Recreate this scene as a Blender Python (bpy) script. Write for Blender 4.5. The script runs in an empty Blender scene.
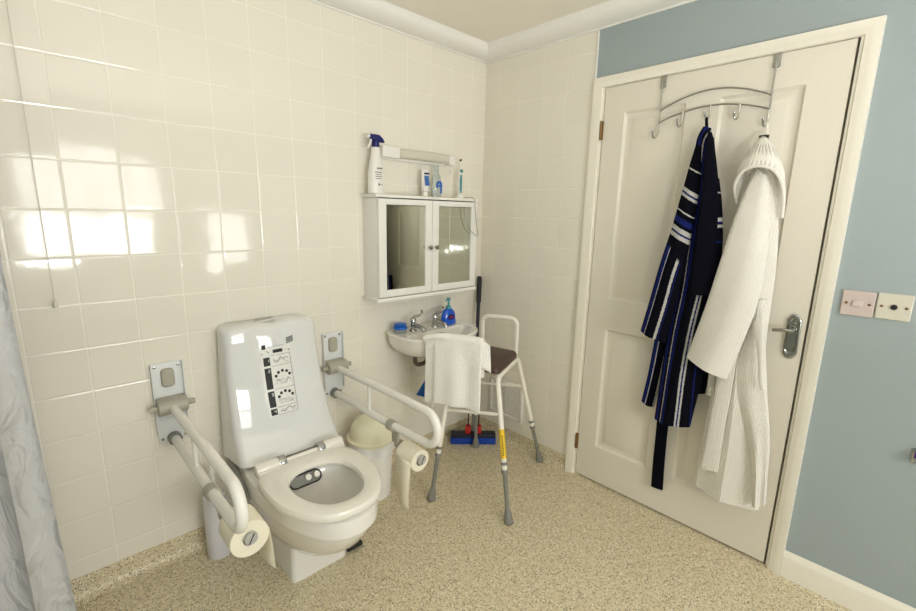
import bpy, bmesh, math, random
from mathutils import Vector, Matrix
random.seed(7)
PI = math.pi
sc = bpy.context.scene
C = sc.collection

# ------------------------------------------------------------------ camera
cam_d = bpy.data.cameras.new('camera'); cam = bpy.data.objects.new('camera', cam_d); C.objects.link(cam)
yaw, pit, roll = 0.76482995, 0.201144434, 0.02114501
sy, cy = math.sin(yaw), math.cos(yaw); sp, cp = math.sin(pit), math.cos(pit); sr, cr = math.sin(roll), math.cos(roll)
f = Vector((sy*cp, cy*cp, -sp)); r = Vector((cy, -sy, 0)); u = r.cross(f)
r2 = cr*r + sr*u; u2 = -sr*r + cr*u
cam.matrix_world = Matrix(((r2.x, u2.x, -f.x, -2.0398), (r2.y, u2.y, -f.y, -1.93014), (r2.z, u2.z, -f.z, 1.39498), (0, 0, 0, 1)))
cam_d.sensor_width = 36.0; cam_d.lens = 448.83/916*36.0; cam_d.clip_start = 0.02
sc.camera = cam
# ------------------------------------------------------------------ world, light, exposure
W = bpy.data.worlds.new('world'); sc.world = W; W.use_nodes = True
bgn = W.node_tree.nodes['Background']; bgn.inputs[0].default_value = (0.9, 0.95, 1.0, 1); bgn.inputs[1].default_value = 1.0
LIT_LOW, LIT_HIGH, LIT_SIDE = 19.0, 8.0, 8.0       # brightness of the daylit frosted window panes
LIT_COL = (1.0, 0.995, 0.985)
up = bpy.data.lights.new('added_bounce_fill', 'AREA'); up.shape = 'DISK'; up.size = .30; up.energy = 34.0; up.color = (1.0, .99, .965)
upo = bpy.data.objects.new('added_bounce_fill', up); C.objects.link(upo)
upo.location = (-1.90, -2.55, .95); upo.rotation_euler = (PI, 0, 0)      # added fill light without a fixture, behind the view, bounced off the ceiling
vs = sc.view_settings
sc.display_settings.display_device = 'sRGB'
vs.view_transform = 'Standard'; vs.look = 'None'; vs.gamma = 1.0; vs.use_curve_mapping = False
vs.exposure = 0.12
sc.cycles.max_bounces = 10; sc.cycles.diffuse_bounces = 6; sc.cycles.glossy_bounces = 5
sc.cycles.sample_clamp_indirect = 8.0
try: sc.cycles.use_denoising = True
except Exception: pass

# ------------------------------------------------------------------ materials
def srgb(c):
    return tuple(((v/255)/12.92 if v/255 <= 0.04045 else (((v/255)+0.055)/1.055)**2.4) for v in c) + (1.0,)
class NT:
    def __init__(s, name):
        s.m = bpy.data.materials.new(name); s.m.use_nodes = True
        s.t = s.m.node_tree; s.b = s.t.nodes['Principled BSDF']
    def n(s, typ, **k):
        nd = s.t.nodes.new(typ)
        for a, v in k.items(): setattr(nd, a, v)
        return nd
    def l(s, a, b): s.t.links.new(a, b)
    def math(s, op, a, b=None, c=None):
        nd = s.n('ShaderNodeMath', operation=op)
        for i, v in enumerate((a, b, c)):
            if v is None: continue
            if isinstance(v, (int, float)): nd.inputs[i].default_value = v
            else: s.l(v, nd.inputs[i])
        return nd.outputs[0]
    def mix(s, fac, a, b):
        nd = s.n('ShaderNodeMix', data_type='RGBA')
        if isinstance(fac, (int, float)): nd.inputs[0].default_value = fac
        else: s.l(fac, nd.inputs[0])
        for i, v in ((6, a), (7, b)):
            if isinstance(v, tuple): nd.inputs[i].default_value = v
            else: s.l(v, nd.inputs[i])
        return nd.outputs[2]
    def smooth(s, v, a, b, x=0.0, y=1.0):
        nd = s.n('ShaderNodeMapRange', interpolation_type='SMOOTHSTEP')
        s.l(v, nd.inputs[0])
        for i, q in ((1, a), (2, b), (3, x), (4, y)): nd.inputs[i].default_value = q
        return nd.outputs[0]
    def bump(s, h, strength=0.3, dist=0.002, normal=None):
        nd = s.n('ShaderNodeBump'); s.l(h, nd.inputs['Height'])
        nd.inputs['Strength'].default_value = strength; nd.inputs['Distance'].default_value = dist
        if normal is not None: s.l(normal, nd.inputs['Normal'])
        return nd.outputs[0]
def mat(name, col, rough=0.5, metal=0.0, noise=0.0, nscale=30.0, coat=0.0, alpha=None, trans=0.0, ior=None, sss=0.0):
    t = NT(name); b = t.b
    c = srgb(col)
    b.inputs['Base Color'].default_value = c
    b.inputs['Roughness'].default_value = rough; b.inputs['Metallic'].default_value = metal
    if coat: b.inputs['Coat Weight'].default_value = coat; b.inputs['Coat Roughness'].default_value = 0.05
    if trans: b.inputs['Transmission Weight'].default_value = trans
    if ior: b.inputs['IOR'].default_value = ior
    if alpha is not None: b.inputs['Alpha'].default_value = alpha
    tc = t.n('ShaderNodeTexCoord')
    nz = t.n('ShaderNodeTexNoise'); nz.inputs['Scale'].default_value = nscale; nz.inputs['Detail'].default_value = 3
    t.l(tc.outputs['Object'], nz.inputs['Vector'])
    k = 0.04 + noise
    dark = tuple(v*(1-k) for v in c[:3]) + (1.0,)
    t.l(t.mix(nz.outputs[0], dark, c), b.inputs['Base Color'])
    return t.m

def tile_mat(name, axis, u0, col, grout):
    t = NT(name)
    g = t.n('ShaderNodeNewGeometry'); sx = t.n('ShaderNodeSeparateXYZ'); t.l(g.outputs['Position'], sx.inputs[0])
    a = sx.outputs[0] if axis == 'x' else sx.outputs[1]
    w, h = 0.15194, 0.15375
    uu = t.math('DIVIDE', t.math('SUBTRACT', a, u0), w); vv = t.math('DIVIDE', t.math('SUBTRACT', sx.outputs[2], 1.9977), h)
    def edge(q, s):
        fr = t.math('FRACT', q); return t.math('MULTIPLY', t.math('MINIMUM', fr, t.math('SUBTRACT', 1.0, fr)), s)
    d = t.math('MINIMUM', edge(uu, w), edge(vv, h))
    isg = t.smooth(d, 0.0009, 0.0017, 1.0, 0.0)
    cmb = t.n('ShaderNodeCombineXYZ'); t.l(t.math('FLOOR', uu), cmb.inputs[0]); t.l(t.math('FLOOR', vv), cmb.inputs[1])
    wn = t.n('ShaderNodeTexWhiteNoise', noise_dimensions='2D'); t.l(cmb.outputs[0], wn.inputs['Vector'])
    nz = t.n('ShaderNodeTexNoise'); nz.inputs['Scale'].default_value = 5; nz.inputs['Detail'].default_value = 2; t.l(g.outputs['Position'], nz.inputs['Vector'])
    c = srgb(col); c2 = tuple(v*0.96 for v in c[:3])+(1,)
    base = t.mix(t.math('ADD', t.math('MULTIPLY', wn.outputs[0], 0.5), t.math('MULTIPLY', nz.outputs[0], 0.5)), c2, c)
    t.l(t.mix(isg, base, srgb(grout)), t.b.inputs['Base Color'])
    t.l(t.smooth(isg, 0, 1, 0.07, 0.5), t.b.inputs['Roughness'])
    # every tile lies a hair out of true
    vsub = t.n('ShaderNodeVectorMath', operation='SUBTRACT'); t.l(wn.outputs[1], vsub.inputs[0]); vsub.inputs[1].default_value = (.5, .5, .5)
    vsc = t.n('ShaderNodeVectorMath', operation='SCALE'); t.l(vsub.outputs[0], vsc.inputs[0]); vsc.inputs['Scale'].default_value = 0.018
    vad = t.n('ShaderNodeVectorMath', operation='ADD'); t.l(g.outputs['Normal'], vad.inputs[0]); t.l(vsc.outputs[0], vad.inputs[1])
    vn = t.n('ShaderNodeVectorMath', operation='NORMALIZE'); t.l(vad.outputs[0], vn.inputs[0])
    nz2 = t.n('ShaderNodeTexNoise'); nz2.inputs['Scale'].default_value = 14; t.l(g.outputs['Position'], nz2.inputs['Vector'])
    hgt = t.math('ADD', t.smooth(d, 0.0006, 0.005), t.math('MULTIPLY', nz2.outputs[0], 0.55))
    t.l(t.bump(hgt, 0.35, 0.0022, vn.outputs[0]), t.b.inputs['Normal'])
    t.b.inputs['IOR'].default_value = 1.5
    return t.m

def floor_mat():
    t = NT('speckled_vinyl')
    g = t.n('ShaderNodeNewGeometry')
    nz = t.n('ShaderNodeTexNoise'); nz.inputs['Scale'].default_value = 60; nz.inputs['Detail'].default_value = 4; t.l(g.outputs['Position'], nz.inputs['Vector'])
    base = t.mix(nz.outputs[0], srgb((199, 186, 152)), srgb((223, 210, 178)))
    def flecks(scale, lo, hi, seed):
        mp = t.n('ShaderNodeMapping'); mp.inputs['Location'].default_value = (seed, seed*1.7, seed*.3); t.l(g.outputs['Position'], mp.inputs[0])
        v = t.n('ShaderNodeTexVoronoi'); v.inputs['Scale'].default_value = scale; t.l(mp.outputs[0], v.inputs['Vector'])
        s = t.n('ShaderNodeSeparateColor'); t.l(v.outputs['Color'], s.inputs[0])
        sel = t.math('GREATER_THAN', s.outputs[0], lo)
        return t.math('MULTIPLY', sel, t.smooth(v.outputs['Distance'], hi*.7, hi, 1, 0))
    c = t.mix(flecks(190, .70, .5, 3.1), base, srgb((134, 117, 86)))
    c = t.mix(flecks(200, .74, .5, 7.7), c, srgb((245, 241, 228)))
    c = t.mix(flecks(210, .86, .5, 1.3), c, srgb((72, 61, 46)))
    t.l(c, t.b.inputs['Base Color'])
    t.b.inputs['Roughness'].default_value = 0.42
    t.l(t.bump(nz.outputs[0], 0.1, 0.001), t.b.inputs['Normal'])
    return t.m

def paint_mat(name, col, rough=0.55, bump=0.15):
    t = NT(name); g = t.n('ShaderNodeNewGeometry')
    nz = t.n('ShaderNodeTexNoise'); nz.inputs['Scale'].default_value = 120; nz.inputs['Detail'].default_value = 4; t.l(g.outputs['Position'], nz.inputs['Vector'])
    n2 = t.n('ShaderNodeTexNoise'); n2.inputs['Scale'].default_value = 3; t.l(g.outputs['Position'], n2.inputs['Vector'])
    c = srgb(col); t.l(t.mix(n2.outputs[0], tuple(v*.96 for v in c[:3])+(1,), c), t.b.inputs['Base Color'])
    t.b.inputs['Roughness'].default_value = rough
    t.l(t.bump(nz.outputs[0], bump, 0.0015), t.b.inputs['Normal'])
    return t.m

def grain_mat(name, col):
    t = NT(name); g = t.n('ShaderNodeNewGeometry')
    mp = t.n('ShaderNodeMapping'); mp.inputs['Scale'].default_value = (200, 260, 9); t.l(g.outputs['Position'], mp.inputs[0])
    nz = t.n('ShaderNodeTexNoise'); nz.inputs['Scale'].default_value = 1; nz.inputs['Detail'].default_value = 4; t.l(mp.outputs[0], nz.inputs['Vector'])
    c = srgb(col); t.l(t.mix(nz.outputs[0], tuple(v*.96 for v in c[:3])+(1,), c), t.b.inputs['Base Color'])
    t.b.inputs['Roughness'].default_value = 0.38
    t.l(t.bump(nz.outputs[0], 0.22, 0.001), t.b.inputs['Normal'])
    return t.m

def waffle_mat(name, col, su, sv, strength=0.6, kind='waffle'):
    t = NT(name); uv = t.n('ShaderNodeUVMap'); sx = t.n('ShaderNodeSeparateXYZ'); t.l(uv.outputs[0], sx.inputs[0])
    a = t.math('SINE', t.math('MULTIPLY', sx.outputs[0], su*2*PI)); b = t.math('SINE', t.math('MULTIPLY', sx.outputs[1], sv*2*PI))
    h = t.math('MAXIMUM', a, b) if kind == 'waffle' else a
    if kind == 'terry':
        tc = t.n('ShaderNodeTexCoord'); nz = t.n('ShaderNodeTexNoise'); nz.inputs['Scale'].default_value = 190; nz.inputs['Detail'].default_value = 2
        t.l(tc.outputs['Object'], nz.inputs['Vector']); h = t.smooth(nz.outputs[0], .3, .7, -1, 1)
    c = srgb(col)
    t.l(t.mix(t.smooth(h, -1, 1), tuple(v*.93 for v in c[:3])+(1,), c), t.b.inputs['Base Color'])
    t.b.inputs['Roughness'].default_value = 0.95
    t.b.inputs['Sheen Weight'].default_value = 0.2
    t.l(t.bump(h, strength, 0.0035), t.b.inputs['Normal'])
    return t.m

def stripe_mat(name, stripes, along='u', base=(9, 10, 20), lower=(), vcut=.47):
    """terry robe cloth: stripes = [(centre, halfwidth, colour)] in metres along u or v"""
    t = NT(name); uv = t.n('ShaderNodeUVMap'); sx = t.n('ShaderNodeSeparateXYZ'); t.l(uv.outputs[0], sx.inputs[0])
    q = sx.outputs[0] if along == 'u' else sx.outputs[1]
    tc = t.n('ShaderNodeTexCoord'); nz = t.n('ShaderNodeTexNoise'); nz.inputs['Scale'].default_value = 160; nz.inputs['Detail'].default_value = 3
    t.l(tc.outputs['Object'], nz.inputs['Vector'])
    q = t.math('ADD', q, t.math('MULTIPLY', t.math('SUBTRACT', nz.outputs[0], .5), .006))
    c = srgb(base)
    for ce, hw, col in stripes:
        d = t.math('ABSOLUTE', t.math('SUBTRACT', q, ce))
        c = t.mix(t.smooth(d, hw*.8, hw*1.1, 1, 0), c, srgb(col))
    if lower:
        u_ = t.math('ADD', sx.outputs[0], t.math('MULTIPLY', t.math('SUBTRACT', nz.outputs[0], .5), .006)); c2 = srgb(base)
        for ce, hw, col in lower:
            c2 = t.mix(t.smooth(t.math('ABSOLUTE', t.math('SUBTRACT', u_, ce)), hw*.8, hw*1.1, 1, 0), c2, srgb(col))
        c = t.mix(t.smooth(t.math('ADD', sx.outputs[1], t.math('MULTIPLY', sx.outputs[0], -.6)), vcut-.01, vcut+.01), c, c2)
    t.l(c, t.b.inputs['Base Color']); t.b.inputs['Roughness'].default_value = 1.0
    t.b.inputs['Specular IOR Level'].default_value = 0.1
    t.l(t.bump(nz.outputs[0], 0.5, 0.003), t.b.inputs['Normal'])
    return t.m

def emit_mat(name, strength, drape=True):
    t = NT(name); t.t.nodes.remove(t.b)
    e = t.n('ShaderNodeEmission'); out = t.t.nodes['Material Output']
    g = t.n('ShaderNodeNewGeometry'); mp = t.n('ShaderNodeMapping'); mp.inputs['Scale'].default_value = (14, 1, 1.5); t.l(g.outputs['Position'], mp.inputs[0])
    nz = t.n('ShaderNodeTexNoise'); nz.inputs['Scale'].default_value = 1; t.l(mp.outputs[0], nz.inputs['Vector'])
    e.inputs[0].default_value = LIT_COL + (1,)
    t.l(t.smooth(nz.outputs[0], .3, .7, strength*.75, strength*1.15), e.inputs[1])
    t.l(e.outputs[0], out.inputs[0])
    return t.m

M = {}
M['tileA'] = tile_mat('cream_wall_tiles', 'x', -1.93542, (234, 229, 216), (241, 237, 226))
M['tileB'] = tile_mat('cream_wall_tiles_side', 'y', -0.25478, (234, 229, 216), (241, 237, 226))
M['floor'] = floor_mat()
M['blue'] = paint_mat('pale_blue_paint', (157, 168, 170))
M['ceil'] = paint_mat('ceiling_paint', (236, 231, 219), .8, .1)
M['gloss'] = mat('cream_gloss_paint', (238, 233, 219), .3)
M['door'] = grain_mat('embossed_door_paint', (227, 221, 207))
M['white'] = mat('white_plastic', (236, 233, 226), .3)
M['satin'] = mat('white_satin_paint', (238, 236, 230), .4)
M['ceramic'] = mat('white_ceramic', (236, 233, 226), .06, coat=.3)
M['acrylic'] = mat('glossy_white_cover', (227, 227, 225), .05, coat=.5)
M['seatm'] = mat('cream_toilet_seat', (236, 232, 222), .16)
M['dark'] = mat('black_rubber', (28, 28, 28), .6)
M['grey'] = mat('grey_plastic', (128, 128, 120), .45)
M['lgrey'] = mat('light_grey_metal', (222, 224, 223), .4)
M['greyg'] = mat('grey_casting', (172, 168, 152), .4)
M['greyl'] = mat('pale_grey_plastic', (178, 177, 172), .4)
M['chrome'] = mat('chrome', (190, 190, 187), .10, 1.0)
M['steel'] = mat('brushed_steel', (176, 176, 172), .22, 1.0)
M['nickel'] = mat('antique_nickel', (165, 165, 158), .25, 1.0)
M['brass'] = mat('brass', (150, 120, 80), .35, 1.0)
M['mirror'] = mat('mirror_glass', (205, 208, 196), .02, 1.0)
M['rail'] = mat('white_coated_tube', (240, 237, 230), .22)
M['stoolw'] = mat('white_enamel_tube', (238, 234, 222), .3)
M['brown'] = mat('brown_vinyl', (74, 50, 40), .45, noise=.15)
M['yellow'] = mat('yellow_sticker', (240, 200, 40), .5)
M['navy'] = mat('navy_plastic', (16, 20, 96), .35)
M['bluep'] = mat('bright_blue_plastic', (24, 96, 190), .3)
M['blueliq'] = mat('blue_soap', (14, 84, 200), .15, coat=.4)
M['teal'] = mat('teal_plastic', (72, 150, 150), .35)
M['clear'] = mat('clear_plastic', (225, 235, 235), .08, trans=.85, ior=1.35)
M['liner'] = mat('pale_bin_liner', (240, 240, 240), .3)
M['cream'] = mat('cream_plastic', (242, 238, 210), .22)
M['paper'] = mat('tissue_paper', (243, 236, 215), .9)
M['lilac'] = mat('off_white_plastic', (224, 222, 228), .35)
M['redp'] = mat('red_plastic', (190, 30, 26), .4)
M['sponge'] = mat('blue_sponge', (24, 70, 170), .9, noise=.3, nscale=120)
M['navyd'] = mat('dark_navy_plastic', (18, 22, 44), .5)
M['ink'] = mat('black_print', (24, 24, 24), .5)
M['inkg'] = mat('grey_print', (110, 110, 108), .6)
M['film'] = mat('label_film', (232, 231, 226), .3)
M['pink'] = mat('pinkish_white_plate', (204, 188, 182), .4)
M['ivory'] = mat('ivory_plate', (210, 206, 190), .4)
M['water'] = mat('water', (205, 205, 190), .03)
M['terry'] = waffle_mat('white_terry', (250, 248, 242), 1, 1, .28, 'terry')
M['waffle'] = waffle_mat('white_waffle_cotton', (231, 227, 217), 115, 115, .45)
M['hoodm'] = waffle_mat('white_ribbed_waffle', (231, 227, 217), 90, 12, .7)
def curtain_mat():
    t = NT('shower_curtain_cloth'); g = t.n('ShaderNodeNewGeometry'); mp = t.n('ShaderNodeMapping'); mp.inputs['Scale'].default_value = (9, 4, 4); mp.inputs['Rotation'].default_value = (0, .7, 0); t.l(g.outputs['Position'], mp.inputs[0])
    nz = t.n('ShaderNodeTexNoise'); nz.inputs['Scale'].default_value = 1.6; nz.inputs['Detail'].default_value = 3; nz.inputs['Distortion'].default_value = 1.2; t.l(mp.outputs[0], nz.inputs['Vector'])
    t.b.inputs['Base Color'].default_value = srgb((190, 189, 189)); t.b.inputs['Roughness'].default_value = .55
    t.l(t.bump(nz.outputs[0], .9, .03), t.b.inputs['Normal']); return t.m
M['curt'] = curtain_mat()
M['cloth'] = mat('blue_cloth', (22, 90, 170), .9, noise=.15)
BL, WH = (22, 32, 92), (178, 176, 172)
M['robe'] = stripe_mat('navy_striped_terry', [(.020, .007, BL), (.038, .0022, WH), (.050, .008, BL), (.108, .010, WH), (.108, .003, BL), (.150, .002, BL)])
M['robes'] = stripe_mat('navy_cross_striped_terry', [(.10, .003, WH), (.185, .009, WH), (.205, .006, WH), (.195, .004, BL), (.265, .003, WH), (.30, .012, BL), (.335, .010, WH), (.36, .009, WH), (.348, .004, BL)], 'v', lower=[(.020, .013, BL), (.028, .002, WH), (.075, .005, WH), (.086, .002, BL)], vcut=.40)
M['robef'] = stripe_mat('navy_far_sleeve_terry', [(.06, .003, WH), (.165, .008, WH), (.19, .006, WH), (.178, .003, BL), (.25, .004, BL)], 'v')
M['robec'] = stripe_mat('navy_long_striped_terry', [(.018, .014, BL), (.026, .0025, WH), (.060, .005, WH), (.085, .003, BL)])
M['robeb'] = stripe_mat('navy_terry', [(.9, .001, BL)])

# ------------------------------------------------------------------ mesh helpers
class MB:
    def __init__(s):
        s.bm = bmesh.new(); s.uv = s.bm.loops.layers.uv.new('UVMap')
    def box(s, c, d, bev=0.0, rot=None, seg=2):
        v = [s.bm.verts.new((x*d[0]/2, y*d[1]/2, z*d[2]/2)) for x in (-1, 1) for y in (-1, 1) for z in (-1, 1)]
        fs = [s.bm.faces.new([v[i] for i in q]) for q in ((0, 1, 3, 2), (4, 6, 7, 5), (0, 4, 5, 1), (2, 3, 7, 6), (0, 2, 6, 4), (1, 5, 7, 3))]
        vs_ = v
        if bev > 0:
            es = list({e for fc in fs for e in fc.edges})
            res = bmesh.ops.bevel(s.bm, geom=es, offset=bev, segments=seg, profile=.6, affect='EDGES')
            vs_ = list({q for fc in res['faces'] for q in fc.verts} | {q for q in v if q.is_valid})
        mtx = Matrix.Translation(Vector(c)) @ (rot.to_4x4() if rot is not None else Matrix.Identity(4))
        for q in vs_: q.co = mtx @ q.co
        return s
    def loft(s, rings, cap0=True, cap1=True, closed=True, uv=None):
        V = [[s.bm.verts.new(p) for p in rg] for rg in rings]
        n = len(rings[0])
        for i in range(len(V)-1):
            for j in range(n if closed else n-1):
                k = (j+1) % n
                try: fc = s.bm.faces.new((V[i][j], V[i][k], V[i+1][k], V[i+1][j]))
                except ValueError: continue
                fc.smooth = True
                if uv:
                    for lp, (a, b) in zip(fc.loops, ((i, j), (i, j+1), (i+1, j+1), (i+1, j))): lp[s.uv].uv = uv(a, b)
        if closed:
            for c_, rg in ((cap0, V[0]), (cap1, V[-1])):
                if c_:
                    try: s.bm.faces.new(rg)
                    except ValueError: pass
        return s
    def tube(s, path, rad, n=12, caps=True):
        P = [Vector(p) for p in path]; m = len(P)
        R = rad if hasattr(rad, '__len__') else [rad]*m
        T = [((P[min(i+1, m-1)]-P[max(i-1, 0)]).normalized()) for i in range(m)]
        ref = Vector((0, 0, 1)) if abs(T[0].z) < .9 else Vector((1, 0, 0))
        N = T[0].cross(ref).normalized(); rings = []
        for i in range(m):
            N = (N - T[i]*N.dot(T[i])).normalized(); B = T[i].cross(N)
            rings.append([P[i] + (N*math.cos(2*PI*j/n) + B*math.sin(2*PI*j/n))*R[i] for j in range(n)])
        return s.loft(rings, caps, caps)
    def lathe(s, prof, o, axis=(0, 0, 1), n=28, sq=(1, 1)):
        A = Vector(axis).normalized(); q = A.to_track_quat('Z', 'Y').to_matrix() if abs(A.z) < .999 else Matrix.Identity(3)
        if A.z < -.999: q = Matrix.Rotation(PI, 3, 'X')
        rings = [[Vector(o) + q @ Vector((max(rr, 1e-4)*math.cos(2*PI*j/n)*sq[0], max(rr, 1e-4)*math.sin(2*PI*j/n)*sq[1], zz)) for j in range(n)] for rr, zz in prof]
        return s.loft(rings)
    def prism(s, prof, axis, a, b, smooth=False):
        """profile points (p,q) extruded along axis from a to b"""
        def P(p, q, t): return {'x': (t, p, q), 'y': (p, t, q), 'z': (p, q, t)}[axis]
        n = len(prof); A = [s.bm.verts.new(P(p, q, a)) for p, q in prof]; B = [s.bm.verts.new(P(p, q, b)) for p, q in prof]
        for i in range(n):
            fc = s.bm.faces.new((A[i], A[(i+1) % n], B[(i+1) % n], B[i])); fc.smooth = smooth
        s.bm.faces.new(A); s.bm.faces.new(B); return s
    def quad(s, pts):
        s.bm.faces.new([s.bm.verts.new(p) for p in pts]); return s
    def obj(s, name, m, parent=None, auto=True, mods=()):
        bmesh.ops.recalc_face_normals(s.bm, faces=s.bm.faces[:])
        me = bpy.data.meshes.new(name); 
        for fc in s.bm.faces: fc.smooth = True
        if auto:
            for e in s.bm.edges:
                if len(e.link_faces) == 2 and e.calc_face_angle(0) > math.radians(38): e.smooth = False
        s.bm.to_mesh(me); s.bm.free(); me.materials.append(M[m] if isinstance(m, str) else m)
        o = bpy.data.objects.new(name, me); C.objects.link(o)
        if parent is not None:
            o.parent = parent
            o.matrix_parent_inverse = Matrix.Translation(-parent_world(parent))
        for k, kw in mods:
            md = o.modifiers.new(k.lower(), k)
            for a, v in kw.items(): setattr(md, a, v)
        return o
def parent_world(p):
    return Vector(p.location)      # a part's own world matrix is the identity
def split(b, name, m, parent):
    """one object per separate piece"""
    seen = set(); b.bm.verts.index_update(); b.bm.verts.ensure_lookup_table()
    for v0 in list(b.bm.verts):
        if v0 in seen: continue
        comp, stack = [], [v0]; seen.add(v0)
        while stack:
            v = stack.pop(); comp.append(v)
            for e in v.link_edges:
                w = e.other_vert(v)
                if w not in seen: seen.add(w); stack.append(w)
        nb = MB(); mp = {v: nb.bm.verts.new(v.co) for v in comp}
        for fc in {fc for v in comp for fc in v.link_faces}: nb.bm.faces.new([mp[v] for v in fc.verts])
        nb.obj(name, m, parent)
    b.bm.free()
def thing(name, label, cat, loc, group=None):
    o = bpy.data.objects.new(name, None); C.objects.link(o); o.location = loc; o.empty_display_size = .05
    o['label'] = label; o['category'] = cat
    if group: o['group'] = group
    return o
def tag(o, label, cat, group=None):
    o['label'] = label; o['category'] = cat
    if group: o['group'] = group
    return o
def struct(o): o['kind'] = 'structure'; return o

def fillet(pts, rad, n=7):
    P = [Vector(p) for p in pts]; out = [P[0]]
    R = rad if hasattr(rad, '__len__') else [rad]*len(P)
    for i in range(1, len(P)-1):
        a = (P[i-1]-P[i]); b = (P[i+1]-P[i]); la, lb = a.length, b.length; a.normalize(); b.normalize()
        ang = a.angle(b)
        if ang > PI-.02: out.append(P[i]); continue
        t = min(R[i]/math.tan(ang/2), la*.5, lb*.5); p0, p1 = P[i]+a*t, P[i]+b*t
        rr = t*math.tan(ang/2); ctr = P[i] + (a+b).normalized()*(rr/math.sin(ang/2)); v0, v1 = p0-ctr, p1-ctr; th = v0.angle(v1)
        for k in range(n+1):
            s_ = k/n; out.append(ctr + (v0*math.sin((1-s_)*th) + v1*math.sin(s_*th))/math.sin(th))
    out.append(P[-1]); return out
def crom(P, m):
    """m+1 points on a Catmull-Rom curve through P"""
    P = [Vector(p) for p in P]; n = len(P)-1; out = []
    for k in range(m+1):
        x = k/m*n; i = min(int(x), n-1); t = x-i
        p0, p1, p2, p3 = P[max(i-1, 0)], P[i], P[i+1], P[min(i+2, n)]
        out.append(.5*((2*p1) + (p2-p0)*t + (2*p0-5*p1+4*p2-p3)*t*t + (3*p1-p0-3*p2+p3)*t**3))
    return out
def rrect(w, d, rad, n=5, cx=0, cy_=0):
    pts = []
    for qx, qy, a0 in ((1, 1, 0), (-1, 1, 90), (-1, -1, 180), (1, -1, 270)):
        for k in range(n+1):
            a = math.radians(a0+90*k/n); pts.append((cx+qx*(w/2-rad)+rad*math.cos(a), cy_+qy*(d/2-rad)+rad*math.sin(a)))
    return pts
def copy_tree(o, parent=None):
    c = o.copy(); C.objects.link(c)
    if parent is not None: c.parent = parent; c.matrix_parent_inverse = o.matrix_parent_inverse.copy()
    for ch in list(o.children): copy_tree(ch, c)
    return c

# ------------------------------------------------------------------ room
XL, YF, H = -2.95, -3.65, 2.305
struct(MB().box((XL/2, YF/2, -.05), (-XL+.3, -YF+.3, .1)).obj('floor', 'floor'))
struct(MB().box((XL/2, YF/2, H+.05), (-XL+.3, -YF+.3, .1)).obj('ceiling', 'ceil'))
struct(MB().box((XL/2, .06, H/2), (-XL+.3, .12, H)).obj('wall_back', 'tileA'))
struct(MB().box((XL-.06, YF/2, H/2), (.12, -YF+.2, H)).obj('wall_left', 'blue'))
# right wall: tiles up to the trim strip, blue paint past it, an opening for the door
struct(MB().box((.06, -.354, H/2), (.12, .708, H)).obj('wall_right_tiled', 'tileB'))
b = MB(); b.box((.06, -.731, H/2), (.12, .046, H)); b.box((.06, -1.216, (2.0+H)/2), (.12, .924, H-2.0)); b.box((.06, (-1.678+YF)/2-.05, H/2), (.12, abs(YF)+.1-1.678, H))
struct(b.obj('wall_right_painted', 'blue'))
struct(MB().box((-.002, -.7115, 2.12), (.008, .006, .24), .001).obj('trim_1', 'satin'))
# front wall (behind the camera) with two window openings
WIN = [(-2.05, -1.02, .93, 1.92), (-.62, -.14, .70, 1.36)]
b = MB(); yw = YF-.06
for a, c_ in ((XL-.1, WIN[0][0]), (WIN[0][1], WIN[1][0]), (WIN[1][1], .1)): b.box(((a+c_)/2, yw, H/2), (c_-a, .12, H))
for x0, x1, z0, z1 in WIN:
    b.box(((x0+x1)/2, yw, z0/2), (x1-x0, .12, z0)); b.box(((x0+x1)/2, yw, (z1+H)/2), (x1-x0, .12, H-z1))
struct(b.obj('wall_front', 'blue'))
M['lit_low'] = emit_mat('daylit_frosted_pane', LIT_LOW); M['lit_high'] = emit_mat('daylit_frosted_pane_upper', LIT_HIGH); M['lit_side'] = emit_mat('daylit_frosted_pane_small', LIT_SIDE)
for i, (x0, x1, z0, z1) in enumerate(WIN):
    xc, zc = (x0+x1)/2, (z0+z1)/2; t_ = .03
    b = MB()
    for s_ in (x0+t_/2, x1-t_/2): b.box((s_, YF-.04, zc), (t_, .05, z1-z0), .004)
    for s_ in (z0+t_/2, z1-t_/2): b.box((xc, YF-.04, s_), (x1-x0, .05, t_), .004)
    zt = z0+.42 if i == 0 else None
    if zt: b.box((xc, YF-.04, zt), (x1-x0, .045, .035), .004)
    wo = struct(b.obj('window_%d' % (i+1), 'satin'))
    if zt:
        MB().quad([(x0+t_, YF-.045, z0+t_), (x1-t_, YF-.045, z0+t_), (x1-t_, YF-.045, zt-.017), (x0+t_, YF-.045, zt-.017)]).obj('pane', 'lit_low', wo)
        MB().quad([(x0+t_, YF-.045, zt+.017), (x1-t_, YF-.045, zt+.017), (x1-t_, YF-.045, z1-t_), (x0+t_, YF-.045, z1-t_)]).obj('pane', 'lit_high', wo)
    else:
        MB().quad([(x0+t_, YF-.045, z0+t_), (x1-t_, YF-.045, z0+t_), (x1-t_, YF-.045, z1-t_), (x0+t_, YF-.045, z1-t_)]).obj('pane', 'lit_side', wo)
# cornice
cov = [(0, H-.063), (-.008, H-.063)] + [(-.008-.088*math.sin(math.radians(a))*1.0, H-.012-.045*math.cos(math.radians(a))) for a in range(0, 91, 10)] + [(-.098, H-.004), (-.102, H), (0, H)]
struct(MB().prism(cov, 'x', XL, 0).obj('trim_2', 'satin'))
struct(MB().prism(cov, 'y', YF, 0).obj('trim_3', 'satin'))
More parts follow.
